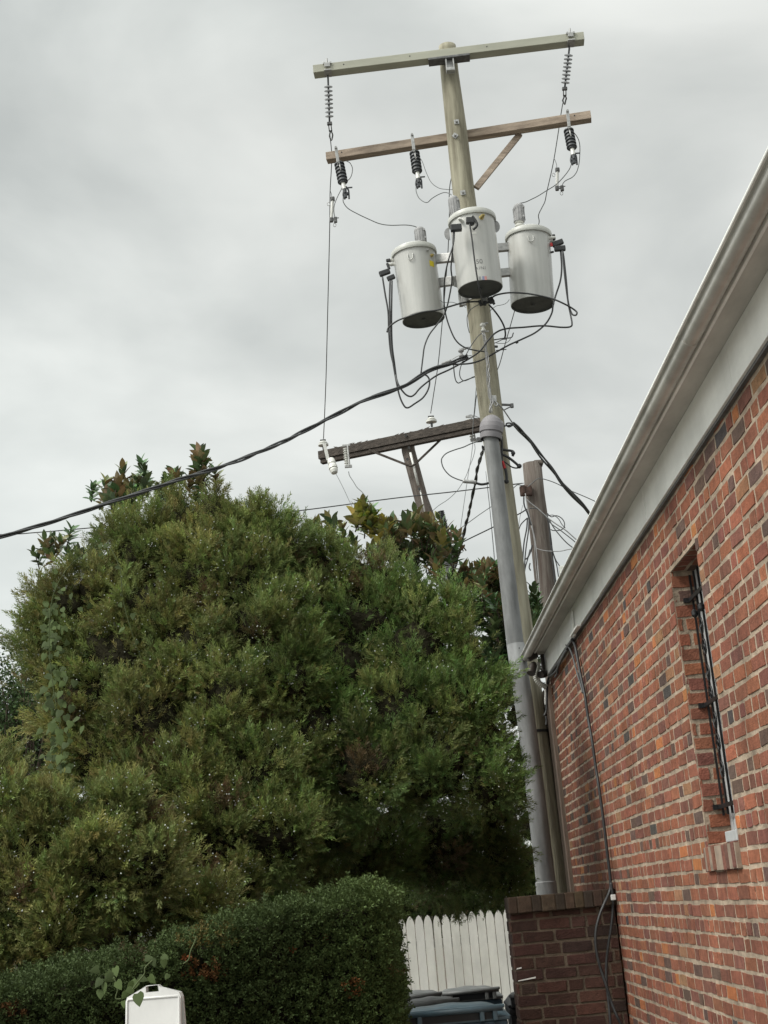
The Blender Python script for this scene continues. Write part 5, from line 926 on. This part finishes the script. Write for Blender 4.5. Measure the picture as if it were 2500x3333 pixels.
def junipers(name, label, lobes, colfn, nplume, nsp, size, trunk, berries, seed, hang=()):
    global rng; rng = np.random.default_rng(seed)
    t = thing(name, label, 'tree', trunk*np.array([1, 1, 0]))
    Cs, Ds, Ss, Cc = [], [], [], []; BV = []; deep = MB()
    for (x, y, rp, Y) in lobes:
        c = atY(x, y, Y); R_ = rp*px(c)*.86; k = int(nplume*(rp/150.)**1.6); got = 0
        tocam = _n(EYE-c)
        while got < k:
            o_ = _n(rng.normal(size=3))
            if o_@tocam < -.35: continue
            got += 1; rad = R_*rng.uniform(.60, 1.08); pc = c+o_*rad*np.array([1, .9, 1.0]); d = _n(o_*.75+np.array([0, 0, .62])+rng.normal(size=3)*.22)
            m = nsp; ps = rng.uniform(.055, .105)*size/.12; tt = rng.uniform(-1.3, 1, m)
            off = rng.normal(size=(m, 3))*ps*(1.15-.65*(tt[:, None]+1.3)/2.3); P_ = pc+off+d*tt[:, None]*ps*1.6
            dd = d+off/ps*.50+rng.normal(size=(m, 3))*.17; base = colfn(x, y)*rng.uniform(.75, 1.25)
            br_ = rng.random() < .05
            if br_: base = np.array([.13, .095, .045])*rng.uniform(.8, 1.1)
            cc = base*rng.uniform(.78, 1.25, (m, 1))*(1+.08*rng.normal(size=(m, 3))); cc = cc*(.76+.44*(tt[:, None]+1.3)/2.3)  # paler toward plume tips: new growth plus top-lit contrast put in colour
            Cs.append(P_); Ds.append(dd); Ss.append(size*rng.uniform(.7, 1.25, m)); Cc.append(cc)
            if rng.random() < berries and m:
                for _ in range(rng.integers(4, 16)): BV.append(pc+rng.normal(size=3)*ps*.8+d*ps*1.1+o_*ps*.7)
        # added dark core in the lobe: stands for inner shade, blocks light
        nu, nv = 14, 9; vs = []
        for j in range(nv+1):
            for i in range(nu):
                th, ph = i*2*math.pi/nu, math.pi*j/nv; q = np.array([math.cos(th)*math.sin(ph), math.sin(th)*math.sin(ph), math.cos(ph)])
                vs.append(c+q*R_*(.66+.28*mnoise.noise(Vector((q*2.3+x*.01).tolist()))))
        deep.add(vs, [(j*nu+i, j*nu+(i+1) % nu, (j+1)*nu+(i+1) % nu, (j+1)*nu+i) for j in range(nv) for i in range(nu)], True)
    for (x, y, Y, n_, sp_, dr) in hang:            # drooping sprays along the lower fringe
        for _ in range(n_):
            pc = atY(x+rng.normal()*sp_, y+rng.normal()*sp_*.35, Y+rng.normal()*.1); m = 14; P_ = pc+rng.normal(size=(m, 3))*.05; Cs.append(P_)
            Ds.append(np.array([0, 0, dr])+rng.normal(size=(m, 3))*.45); Ss.append(size*rng.uniform(.6, 1.1, m)); Cc.append(colfn(x, y)*rng.uniform(.7, 1.2, (m, 1))*np.ones((m, 3)))
    Cs, Ds, Ss, Cc = map(np.concatenate, (Cs, Ds, Ss, Cc)); V, Q, C_ = [], [], []; b = 0
    sel = rng.integers(0, 3, len(Cs))
    for k, (tv, tq, tcl) in enumerate(TPL):
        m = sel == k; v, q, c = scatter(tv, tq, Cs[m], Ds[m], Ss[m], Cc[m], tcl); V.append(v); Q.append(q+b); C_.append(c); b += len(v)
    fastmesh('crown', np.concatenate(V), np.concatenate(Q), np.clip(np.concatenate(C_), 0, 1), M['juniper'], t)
    deep.build('shade_core', M['deep'], t)
    mb = MB(); top = atY(lobes[0][0], lobes[0][1], lobes[0][3]); mb.tube(smooth_pts([trunk*np.array([1, 1, 0]), (trunk*np.array([1, 1, 0])*.6+top*.4), top]), [.12*(1-i/22) for i in range(15)], 10); mb.build('trunk', M['twig'], t)
    if BV:
        BV = np.array(BV); o8 = np.array([(1, 0, 0), (0, 1, 0), (-1, 0, 0), (0, -1, 0), (0, 0, 1), (0, 0, -1)])*1.; qd = np.array([(0, 1, 4, 4), (1, 2, 4, 4), (2, 3, 4, 4), (3, 0, 4, 4), (1, 0, 5, 5), (2, 1, 5, 5), (3, 2, 5, 5), (0, 3, 5, 5)])
        mb = MB(); f8 = [(0, 1, 4), (1, 2, 4), (2, 3, 4), (3, 0, 4), (1, 0, 5), (2, 1, 5), (3, 2, 5), (0, 3, 5)]
        for p in BV: mb.add(p+o8*rng.uniform(.0036, .0062), f8, True)
        o = mb.build('berries', M['berry'], t); o['kind'] = 'stuff'
    return t
cA = np.array([.192, .232, .072]); cO = np.array([.240, .248, .082]); cG = np.array([.152, .226, .064])
def col_main(x, y):
    f = np.clip((x-700)/300, 0, 1); k = rng.random(); a = cO if k < .42 else cA; b = cG if k < .7 else cA; return a*(1-f)+b*f
def col_right(x, y): return (cG if rng.random() < .62 else cA)*(1 if y < 2500 else .8)  # lower foliage darkened: shade under the overhang put into its colour
def col_front(x, y): return cO*1.02 if rng.random() < .55 else cA
def YB(y): return 10.3-1.0*(y-1550)/1300
LB = [(570, 1690, 150), (700, 1660, 140), (450, 1790, 150), (810, 1700, 125), (640, 1850, 190), (900, 1760, 115), (780, 1880, 180), (480, 1990, 180), (330, 1890, 140), (235, 1960, 125), (190, 2110, 120), (380, 2150, 200), (620, 2120, 210), (850, 2040, 200), (270, 2290, 160), (480, 2380, 210), (750, 2330, 210), (600, 2560, 200), (850, 2520, 200), (700, 2730, 190), (890, 2720, 170), (320, 2470, 150), (450, 2640, 160), (160, 2230, 70), (135, 2050, 75), (150, 1950, 60), (930, 2220, 170), (960, 2060, 120), (560, 2840, 140), (760, 2880, 120)]
LC = [(1010, 1830, 125), (1130, 1860, 120), (1250, 1890, 115), (1360, 1940, 110), (1450, 2020, 110), (1510, 2120, 100), (1545, 2225, 92), (1568, 2325, 90), (1560, 2430, 95), (990, 1990, 170), (1180, 2040, 175), (1340, 2120, 175), (1100, 2210, 195), (1300, 2320, 190), (1470, 2300, 150), (1000, 2400, 190), (1200, 2520, 185), (1420, 2500, 170), (1580, 2560, 100)]
lowC = [(1590, 2270, 62, 10.5), (1590, 2390, 66, 10.6), (1605, 2520, 78, 10.6), (1610, 2650, 78, 10.8), (1618, 2770, 75, 11.0), (1640, 2870, 60, 11.1), (1050, 2680, 160, 10.3), (1250, 2730, 150, 10.9), (1450, 2720, 160, 11.1), (1590, 2720, 85, 11.0), (1590, 2840, 75, 11.3), (1500, 2810, 105, 11.3), (1370, 2810, 105, 11.2), (1170, 2830, 120, 10.8), (980, 2860, 110, 10.2), (1050, 2850, 110, 10.7), (880, 2920, 110, 10.2)]
LA = [(90, 2640, 140), (-40, 2650, 150), (250, 2650, 135), (400, 2640, 110), (120, 2780, 170), (320, 2790, 170), (480, 2790, 120), (50, 2930, 130), (220, 2950, 120), (350, 2930, 110), (-90, 2800, 180), (-70, 2960, 130), (-60, 2480, 90), (-240, 2750, 180), (-230, 2950, 160), (40, 3030, 110), (180, 3030, 105), (310, 3005, 100), (440, 2950, 105), (560, 2930, 105), (680, 2930, 100)]
dy = lambda y: y+(40 if y < 1950 else 20 if y < 2200 else 0)
LB = [(x, dy(y), r_) for x, y, r_ in LB]+[(490, 1745, 105), (860, 1745, 100)]; LC = [(x, y+(22 if y < 2000 else 8 if y < 2200 else 0), r_) for x, y, r_ in LC]; LA = [(x, y+22, r_) for x, y, r_ in LA]
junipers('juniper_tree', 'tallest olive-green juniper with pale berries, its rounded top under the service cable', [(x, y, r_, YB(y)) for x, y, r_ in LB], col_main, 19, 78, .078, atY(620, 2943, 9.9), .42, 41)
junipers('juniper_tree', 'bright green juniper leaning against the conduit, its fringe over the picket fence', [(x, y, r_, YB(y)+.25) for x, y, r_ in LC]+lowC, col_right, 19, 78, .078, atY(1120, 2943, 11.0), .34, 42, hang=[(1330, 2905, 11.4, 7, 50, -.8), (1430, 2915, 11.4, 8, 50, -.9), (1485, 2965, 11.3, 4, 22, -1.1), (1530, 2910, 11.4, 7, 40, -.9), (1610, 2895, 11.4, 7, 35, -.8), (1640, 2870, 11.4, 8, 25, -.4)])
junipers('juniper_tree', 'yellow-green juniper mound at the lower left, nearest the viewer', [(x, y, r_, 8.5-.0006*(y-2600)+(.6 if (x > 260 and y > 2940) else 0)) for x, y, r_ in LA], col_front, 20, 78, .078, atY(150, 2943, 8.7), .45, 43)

LBK = [(1722, 2945, 85, 15.22), (1320, 2890, 90, 15.2), (1260, 2955, 72, 15.25), (1400, 2935, 70, 15.25), (1520, 2940, 70, 15.25), (1240, 2860, 80, 15.2), (1640, 2830, 80, 15.1), (1690, 2330, 60, 14.0), (1700, 2450, 65, 14.0), (1712, 2570, 70, 14.3), (1722, 2690, 72, 14.6), (1735, 2800, 75, 15.1), (1745, 2900, 75, 15.2), (1680, 2895, 90, 15.2), (1560, 2880, 90, 15.2), (1470, 2885, 90, 15.2), (1380, 2890, 90, 15.2), (1290, 2895, 90, 15.2), (1210, 2900, 90, 15.2), (1440, 2950, 70, 15.25), (1600, 2945, 60, 15.25), (1330, 2960, 60, 15.25)]
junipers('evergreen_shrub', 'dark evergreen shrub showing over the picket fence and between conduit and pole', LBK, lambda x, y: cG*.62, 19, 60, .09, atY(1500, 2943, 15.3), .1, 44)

# clipped yew hedge
rng = np.random.default_rng(77)
hx = [-160, 0, 150, 350, 520, 700, 900, 1080, 1200, 1258]; hy = [3250, 3222, 3188, 3142, 3084, 3024, 2964, 2926, 2908, 2902]
HYF = lambda x: np.interp(x, [-160, 1290], [6.75, 8.1]); hd_ = 1.15
hg = thing('yew_hedge', 'dark clipped yew hedge with brown patches in front of the junipers', 'hedge', atY(700, 3333, 7.4)*[1, 1, 0])
tops = [atY(x, y, HYF(x)+.12) for x, y in zip(hx, hy)]; tx = np.array([p[0] for p in tops]); tz = np.array([p[2] for p in tops]); ty = np.array([HYF(x) for x in hx])
X0, X1 = tx[0]-1.2, tx[-1]
n_f = 27000; C_, D_ = [], []
U_ = rng.random(n_f)
for i in range(n_f):
    k = U_[i]; x = rng.uniform(X0, X1); zt_ = np.interp(x, tx, tz); yf = np.interp(x, tx, ty)
    if k < .66: z = rng.uniform(max(.15, zt_-1.25), zt_); p = [x, yf, z]; d = [0, -1, .35]
    elif k < .86: yy = rng.uniform(0, hd_); p = [x, yf+yy, zt_]; d = [0, -.25, 1]
    else: yy = rng.uniform(0, hd_); p = [X1, ty[-1]+yy, rng.uniform(.2, tz[-1])]; d = [1, -.2, .3]
    p = np.array(p, float); b = mnoise.noise(Vector((p*2.6).tolist()))*.045+mnoise.noise(Vector((p*8).tolist()))*.065+mnoise.noise(Vector((p*17).tolist()))*.035; d = _n(np.array(d, float)); e_ = 0
    if k < .66 and z > zt_-.12: e_ = -.07*((z-zt_+.12)/.12)**2
    C_.append(p+d*(b+e_+rng.uniform(-.07, .02))); D_.append(d+rng.normal(size=3)*.38+np.array([0, 0, .25]))
C_ = np.array(C_); D_ = np.array(D_)
hc = np.tile(np.array([.072, .104, .036]), (n_f, 1))*(rng.uniform(.75, 1.3, (n_f, 1)))
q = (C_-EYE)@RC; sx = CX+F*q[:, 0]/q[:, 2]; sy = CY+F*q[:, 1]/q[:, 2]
for (x, y, rr_, c_, pr_b) in ((640, 3060, 70, (.20, .15, .05), .5), (740, 3050, 60, (.19, .16, .05), .5), (655, 3160, 70, (.27, .105, .045), .55), (610, 3130, 22, (.34, .10, .04), .8), (690, 3165, 60, (.25, .11, .05), .5), (1060, 3055, 14, (.33, .09, .04), .8), (1150, 3220, 42, (.22, .08, .035), .6), (950, 3105, 12, (.3, .09, .04), .7), (50, 3290, 60, (.22, .09, .04), .5), (470, 3080, 60, (.13, .09, .05), .4), (1140, 3275, 16, (.24, .15, .07), .6), (1290, 3170, 25, (.14, .09, .05), .5), (430, 3120, 60, (.12, .085, .05), .4)):
    m = (np.hypot(sx-x, (sy-y)*1.5) < rr_*rng.uniform(.4, 1.1, n_f)) & (rng.random(n_f) < pr_b); hc[m] = (np.array(c_)*.68+[.015, .02, .005])*rng.uniform(.7, 1.15, (m.sum(), 1))
sunny = np.clip((sx-900)/350, 0, 1)[:, None]; hc = hc*(1+.25*sunny*np.array([[1.0, 1.0, .6]]))  # light on the right end painted into the hedge colour
V, Q, K_ = [], [], []; b = 0; sel = rng.integers(0, 2, n_f)
for k, (tv, tq, tcl) in enumerate(YEW):
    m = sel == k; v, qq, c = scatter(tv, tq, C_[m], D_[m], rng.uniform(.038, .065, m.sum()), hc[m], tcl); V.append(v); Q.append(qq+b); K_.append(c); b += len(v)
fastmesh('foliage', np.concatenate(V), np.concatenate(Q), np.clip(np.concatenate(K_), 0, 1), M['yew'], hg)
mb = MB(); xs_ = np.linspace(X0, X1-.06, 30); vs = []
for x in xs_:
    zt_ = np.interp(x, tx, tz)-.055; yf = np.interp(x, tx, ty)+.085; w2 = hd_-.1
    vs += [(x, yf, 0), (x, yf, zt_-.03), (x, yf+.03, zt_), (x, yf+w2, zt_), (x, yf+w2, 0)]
mb.add(vs, [(i*5+j, (i+1)*5+j, (i+1)*5+j+1, i*5+j+1) for i in range(29) for j in range(4)]+[(29*5+4, 29*5+3, 29*5+2, 29*5+1, 29*5)]); mb.build('shade_core', M['deep'], hg)  # added dark core standing for shade inside the hedge

# magnolias with bronze-backed leaves
def leaf_tpl(nl, wid, fold, curl, tip=1.0):
    vs, qs = [], []; k = nl+1
    for i in range(k):
        s = i/nl; w_ = wid*math.sin(math.pi*min(1, s*.96+.03))**.75*(1.05-.35*s) if 0 < i < nl else wid*.04; zz = s; y = -curl*s*s
        vs += [(-w_, y+fold*w_, zz), (0, y, zz), (w_, y+fold*w_, zz)]
    for i in range(nl):
        for j in range(2): a = i*3+j; qs.append((a, a+1, a+4, a+3))
    return np.array(vs), np.array(qs)
LF = leaf_tpl(5, .25, .30, .10)
def magnolia(label, ros, trunk, seed, fill=()):
    global rng; rng = np.random.default_rng(seed); t = thing('magnolia_tree', label, 'tree', trunk); Cs, Ds, Us, Ss, Cc = [], [], [], [], []; tw = MB()
    items = [(x, y, Y, g, 1.0) for (x, y, Y, g) in ros]
    for (x, y, sx_, sy_, Y, n_, g) in fill:
        for _ in range(n_): items.append((x+rng.normal()*sx_, y+rng.normal()*sy_, Y+rng.normal()*.25, g, .9))
    bronze = np.array([.25, .185, .095]); green = np.array([.075, .110, .045]); yel = np.array([.36, .31, .07]); olive = np.array([.22, .20, .07])
    for (x, y, Y, g, s_) in items:
        c = atY(x, y, Y); ax = _n(np.array([rng.normal()*.35, rng.normal()*.35-.1, 1.0])); n_ = rng.integers(14, 21)
        tw.tube([c-ax*.20+rng.normal(size=3)*.03, c], [.007, .004], 5)
        bc = {'b': bronze, 'g': green, 'y': yel, 'o': olive}[g]
        U, V_, W_ = basis(ax[None], np.array([0.]))
        for k in range(n_):
            az = k*2.4+rng.uniform(-.3, .3); el = rng.uniform(.55, 1.35)*(1-.55*k/n_); h_ = -.17*(k/n_)+rng.uniform(-.01, .01)
            d = math.cos(az)*math.cos(el)*U[0]+math.sin(az)*math.cos(el)*V_[0]+math.sin(el)*ax
            Cs.append(c+ax*h_); Ds.append(d); Us.append(ax); Ss.append(rng.uniform(.10, .145)*s_)
            cc = bc if rng.random() < .62 else (green*1.4 if g != 'y' else olive); Cc.append(cc*rng.uniform(.65, 1.35)*(1+.08*rng.normal(size=3)))
    Cs, Ds, Us, Ss, Cc = map(np.array, (Cs, Ds, Us, Ss, Cc)); D = Ds/np.linalg.norm(Ds, axis=1)[:, None]; S_d = np.cross(D, Us); S_d /= np.linalg.norm(S_d, axis=1)[:, None]+1e-9; Nn = np.cross(S_d, D)
    tv, tq = LF; n = len(Cs); P_ = Cs[:, None]+Ss[:, None, None]*(tv[None, :, 0:1]*S_d[:, None]+tv[None, :, 1:2]*Nn[:, None]+tv[None, :, 2:3]*D[:, None])
    Q = (tq[None]+(np.arange(n)*len(tv))[:, None, None]).reshape(-1, 4); c = np.ones((n, len(tv), 4)); c[:, :, :3] = Cc[:, None, :]
    cr_ = fastmesh('crown', P_.reshape(-1, 3), Q, np.clip(c.reshape(-1, 4), 0, 1), M['magnolia'], t); cr_.data.polygons.foreach_set('use_smooth', [True]*len(Q))
    c = atY(items[0][0], items[0][1], items[0][2]); tw.tube(smooth_pts([np.array(trunk)*[1, 1, 0], (np.array(trunk)*[1, 1, 0]+c)/2+[.1, 0, -.2], c-[0, 0, .3]]), [.10*(1-i/18) for i in range(15)], 10); tw.build('trunk', M['twig'], t)
MY = 13.6
magnolia('magnolia with bronze leaf tufts showing above the left junipers', [(400, 1530, MY, 'b'), (345, 1570, MY, 'b'), (385, 1575, MY, 'b'), (445, 1560, MY, 'b'), (350, 1610, MY, 'b'), (420, 1590, MY, 'b'), (470, 1570, MY, 'g'), (370, 1620, MY, 'b'), (650, 1470, MY, 'b'), (640, 1500, MY, 'b'), (665, 1515, MY, 'b'), (640, 1535, MY, 'b'), (620, 1560, MY, 'b'), (700, 1530, MY, 'b'), (570, 1545, MY, 'b'), (650, 1580, MY, 'b'), (145, 1758, MY, 'b'), (155, 1790, MY, 'b'), (200, 1760, MY, 'b'), (325, 1730, MY, 'b'), (370, 1715, MY, 'b'), (345, 1745, MY, 'b'), (385, 1730, MY, 'g')], atY(520, 2943, MY)*[1, 1, 0], 51,
         fill=[(420, 1620, 30, 30, MY+.2, 10, 'g'), (520, 1600, 90, 40, MY+.3, 22, 'g'), (600, 1590, 50, 20, MY, 6, 'b'), (300, 1800, 80, 50, MY+.3, 14, 'g')])
ll = lambda x, y: fp('LL', x, y)
R_b = [ll(*q) for q in ((265, 1060), (50, 1120), (410, 1170), (285, 1180), (120, 1150), (1010, 1120), (1060, 1150), (1300, 1000), (1240, 1060), (1340, 1080), (1190, 1120), (1150, 1170), (1260, 1170), (1350, 1180), (1420, 1090), (1480, 1110), (1440, 1190), (1530, 1210), (1500, 1150), (1560, 1290), (1620, 1280), (1380, 1240), (1080, 1220), (970, 1190), (1600, 1350))]
R_y = [ll(*q) for q in ((675, 880), (620, 960), (690, 960), (760, 960), (580, 1010), (640, 1040), (720, 1030), (820, 1040), (800, 1120), (870, 1130), (915, 1100), (860, 1200), (700, 1090))]
rr_b = [fp('RR', *q) for q in ((230, 1650), (290, 1680), (410, 1640), (380, 1690), (450, 1680), (530, 1660), (560, 1700), (330, 1740), (250, 1740), (480, 1750), (600, 1720), (200, 1720), (300, 1810), (420, 1800), (540, 1790))]
magnolia('magnolia with yellow and bronze leaves rising behind the right juniper and conduit', [(x, y, MY-.3+.5*((i*7) % 5)/5, 'b' if i % 4 else 'o') for i, (x, y) in enumerate(R_b)]+[(x, y, MY-.4, 'y' if i % 3 else 'o') for i, (x, y) in enumerate(R_y)]+[(x, y, MY, 'b') for x, y in rr_b], atY(1080, 2943, MY)*[1, 1, 0], 52,
         fill=[(1330, 1790, 60, 30, MY+.2, 26, 'g'), (1240, 1790, 60, 25, MY+.2, 14, 'o'), (1410, 1780, 40, 40, MY+.1, 14, 'b'), (1590, 1960, 60, 60, MY+.2, 60, 'g'), (1650, 2080, 60, 80, MY+.2, 60, 'g'), (1560, 1900, 60, 30, MY, 16, 'b'), (1730, 2020, 15, 70, MY+.3, 26, 'g'), (1610, 2250, 50, 80, MY+.3, 30, 'g'), (1500, 1900, 40, 30, MY+.2, 14, 'g')])

# airy small-leaved tree at the far left
rng = np.random.default_rng(61)
t = thing('small_leaved_tree', 'airy dark small-leaved tree at the left edge with sky showing through', 'tree', atY(60, 2943, 12)*[1, 1, 0])
SLF = leaf_tpl(2, .30, .2, .1); cl = []; tw = MB(); base = atY(60, 2943, 12)*[1, 1, 0]
tips = []
for (x, y, sx_, sy_, n_) in ((30, 2290, 60, 50, 26), (100, 2190, 35, 40, 14), (60, 2400, 80, 60, 40), (150, 2360, 50, 80, 34), (30, 2520, 60, 60, 22), (170, 2520, 60, 70, 40), (110, 2270, 50, 50, 26), (200, 2430, 40, 60, 30), (-40, 2440, 60, 100, 60), (20, 2330, 50, 80, 40), (60, 2480, 60, 80, 40)):
    for _ in range(n_): tips.append(atY(x+rng.normal()*sx_, y+rng.normal()*sy_, 12+rng.normal()*.35))
tips = np.array(tips); C_, D_, S_2, K_ = [], [], [], []
for p in tips:
    m = 44; C_.append(p+rng.normal(size=(m, 3))*.075); D_.append(rng.normal(size=(m, 3))+[0, 0, .2]); S_2.append(rng.uniform(.022, .045, m)); K_.append(np.array([.050, .085, .030])*rng.uniform(.5, 1.4, (m, 1)))
    root = np.array([base[0]+(p[0]-base[0])*.35, 12+(p[1]-12)*.3, p[2]-.5-abs(p[0]-base[0])*.5]); tw.tube(smooth_pts([root, (root+p)/2+rng.normal(size=3)*.03, p], 3), [.008, .007, .006, .005, .004, .003, .002][:7], 4)
v, qq, c = scatter(*SLF, np.concatenate(C_), np.concatenate(D_), np.concatenate(S_2), np.concatenate(K_)); fastmesh('crown', v, qq, np.clip(c, 0, 1), M['smallleaf'], t)
for k in range(7):
    a = tips[rng.integers(len(tips))]; tw.tube(smooth_pts([base, base*.5+a*.5+rng.normal(size=3)*.08, a]), np.linspace(.05, .006, 15), 7)
tw.build('trunk', M['twig'], t)

# vines
def heart(n=1):
    out = [(0, 0), (-.28, -.10), (-.46, .10), (-.44, .38), (-.26, .70), (0, 1.05), (.26, .70), (.44, .38), (.46, .10), (.28, -.10)]
    vs = [(x, .10*abs(x)-.12*max(0, y)**2, y) for x, y in out]+[(0, -.03, .25), (0, -.10, .65)]
    qs = [(0, 1, 2, 10), (10, 2, 3, 11), (11, 3, 4, 5), (11, 5, 6, 7), (10, 11, 7, 8), (10, 8, 9, 0)]
    return np.array(vs), np.array(qs)
HT = heart()
def vine(label, leaves, stems, seed):
    global rng; rng = np.random.default_rng(seed); p0 = atY(leaves[0][0], leaves[0][1], leaves[0][2]); t = thing('climbing_vine', label, 'vine', p0)
    C_ = np.array([atY(x, y, Y) for (x, y, Y, s, a) in leaves]); tv, tq = HT; V, Q, K_ = [], [], []; b = 0
    for (x, y, Y, s, a), c in zip(leaves, C_):
        L_ = s*px(c)*(.5 if s < 80 and y < 2700 else .74); a = math.radians(a); d = np.array([math.sin(a), rng.uniform(-.45, .1), -math.cos(a)]); d = _n(d); nrm = _n(np.array([rng.normal()*.6, -1, .35+rng.normal()*.35])); sd_ = _n(np.cross(d, nrm)); nn = np.cross(sd_, d)
        V.append(c+L_*(tv[:, 0:1]*sd_*.95-tv[:, 1:2]*nn+tv[:, 2:3]*d)); Q.append(tq+b); b += len(tv); K_.append(np.tile([*(np.array([.070, .104, .028])*rng.uniform(.6, 1.25)), 1], (len(tv), 1)))
    o = fastmesh('leaves', np.concatenate(V), np.concatenate(Q), np.concatenate(K_), M['vine'], t); o.data.polygons.foreach_set('use_smooth', [True]*len(o.data.polygons))
    mb = MB()
    for pts, Y in stems: mb.tube(smooth_pts([atY(x, y, Y) for x, y in pts]), .003, 5, col=(.10, .13, .05))
    mb.build('stem', M['vine'], t)
rv = random.Random(12); lv = []
vy = lambda y: 8.9+(2650-y)*.0011
for (x, y, s) in ((150, 1960, 42), (165, 2000, 45), (140, 2030, 50), (175, 2060, 46), (155, 2090, 50), (185, 2110, 44), (150, 2125, 52), (170, 2160, 50), (195, 2180, 45), (155, 2190, 55), (180, 2215, 60), (150, 2235, 62), (205, 2225, 50), (240, 2215, 55), (195, 2250, 55), (160, 2280, 70), (190, 2310, 62), (215, 2325, 60), (240, 2300, 58), (170, 2350, 70), (200, 2370, 66), (230, 2350, 60), (255, 2330, 60), (190, 2400, 72), (220, 2420, 55), (265, 2370, 55), (195, 2460, 68), (205, 2500, 66), (185, 2530, 72), (200, 2560, 40), (265, 1980, 40), (300, 1970, 40), (385, 1840, 45), (400, 1900, 42), (390, 1960, 40), (430, 2000, 44), (400, 2040, 50), (440, 2080, 44), (350, 1765, 44), (320, 1770, 40), (290, 1780, 38), (330, 1800, 42), (280, 1800, 40), (480, 2230, 36), (435, 2245, 36)):
    lv.append((x+rv.uniform(-6, 6), y+rv.uniform(-6, 6), vy(y)-.05, s, rv.uniform(-50, 50)))
for k in range(110):
    y = rv.uniform(1820, 2520); x = 172+rv.gauss(0, 26)+(y > 2150)*15; lv.append((x, y, vy(y), rv.uniform(34, 52), rv.uniform(-60, 60)))
vine('light green vine trailing down the left flank of the tallest juniper', lv, [(((300, 1780), (220, 1850), (170, 1950), (160, 2100), (175, 2250), (200, 2400), (195, 2540)), 9.3), (((350, 1760), (390, 1850), (400, 1950), (430, 2060), (480, 2200)), 9.6)], 71)
sgl = lambda x, y: fp('SG', x, y)
lw = [(*sgl(640, 225), 5.95, 38, 80), (*sgl(715, 240), 5.9, 36, 20), (*sgl(820, 205), 5.95, 36, 60), (*sgl(840, 245), 5.9, 38, 0), (*sgl(140, 345), 6.2, 42, -80), (*sgl(230, 380), 6.2, 44, 40), (*sgl(310, 330), 6.25, 46, 20), (*sgl(300, 420), 6.2, 48, -70), (*sgl(160, 450), 6.2, 44, -30), (*sgl(190, 500), 6.2, 46, 10), (*sgl(160, 570), 6.2, 44, 0), (*sgl(330, 480), 6.1, 46, 35), (*sgl(440, 600), 5.7, 36, -40), (*sgl(520, 500), 6.0, 46, -50), (*sgl(570, 430), 6.0, 44, 60), (*sgl(545, 460), 6.0, 46, -20), (*sgl(680, 425), 6.0, 44, 45), (*sgl(500, 560), 5.8, 40, -60), (*sgl(555, 610), 5.46, 62, 15), (*sgl(890, 400), 5.95, 28, -30), (*sgl(400, 690), 5.75, 32, 10)]
vine('vine with large heart-shaped leaves creeping around the top of the white sign', lw, [((sgl(380, 670), sgl(320, 660), sgl(340, 560), sgl(300, 430)), 6.15), ((sgl(450, 640), sgl(550, 500), sgl(630, 400), sgl(640, 330), sgl(720, 250)), 5.9), ((sgl(1050, 290), sgl(1110, 240), sgl(1130, 150), sgl(1180, 40), sgl(1190, -10)), 6.5)], 72)
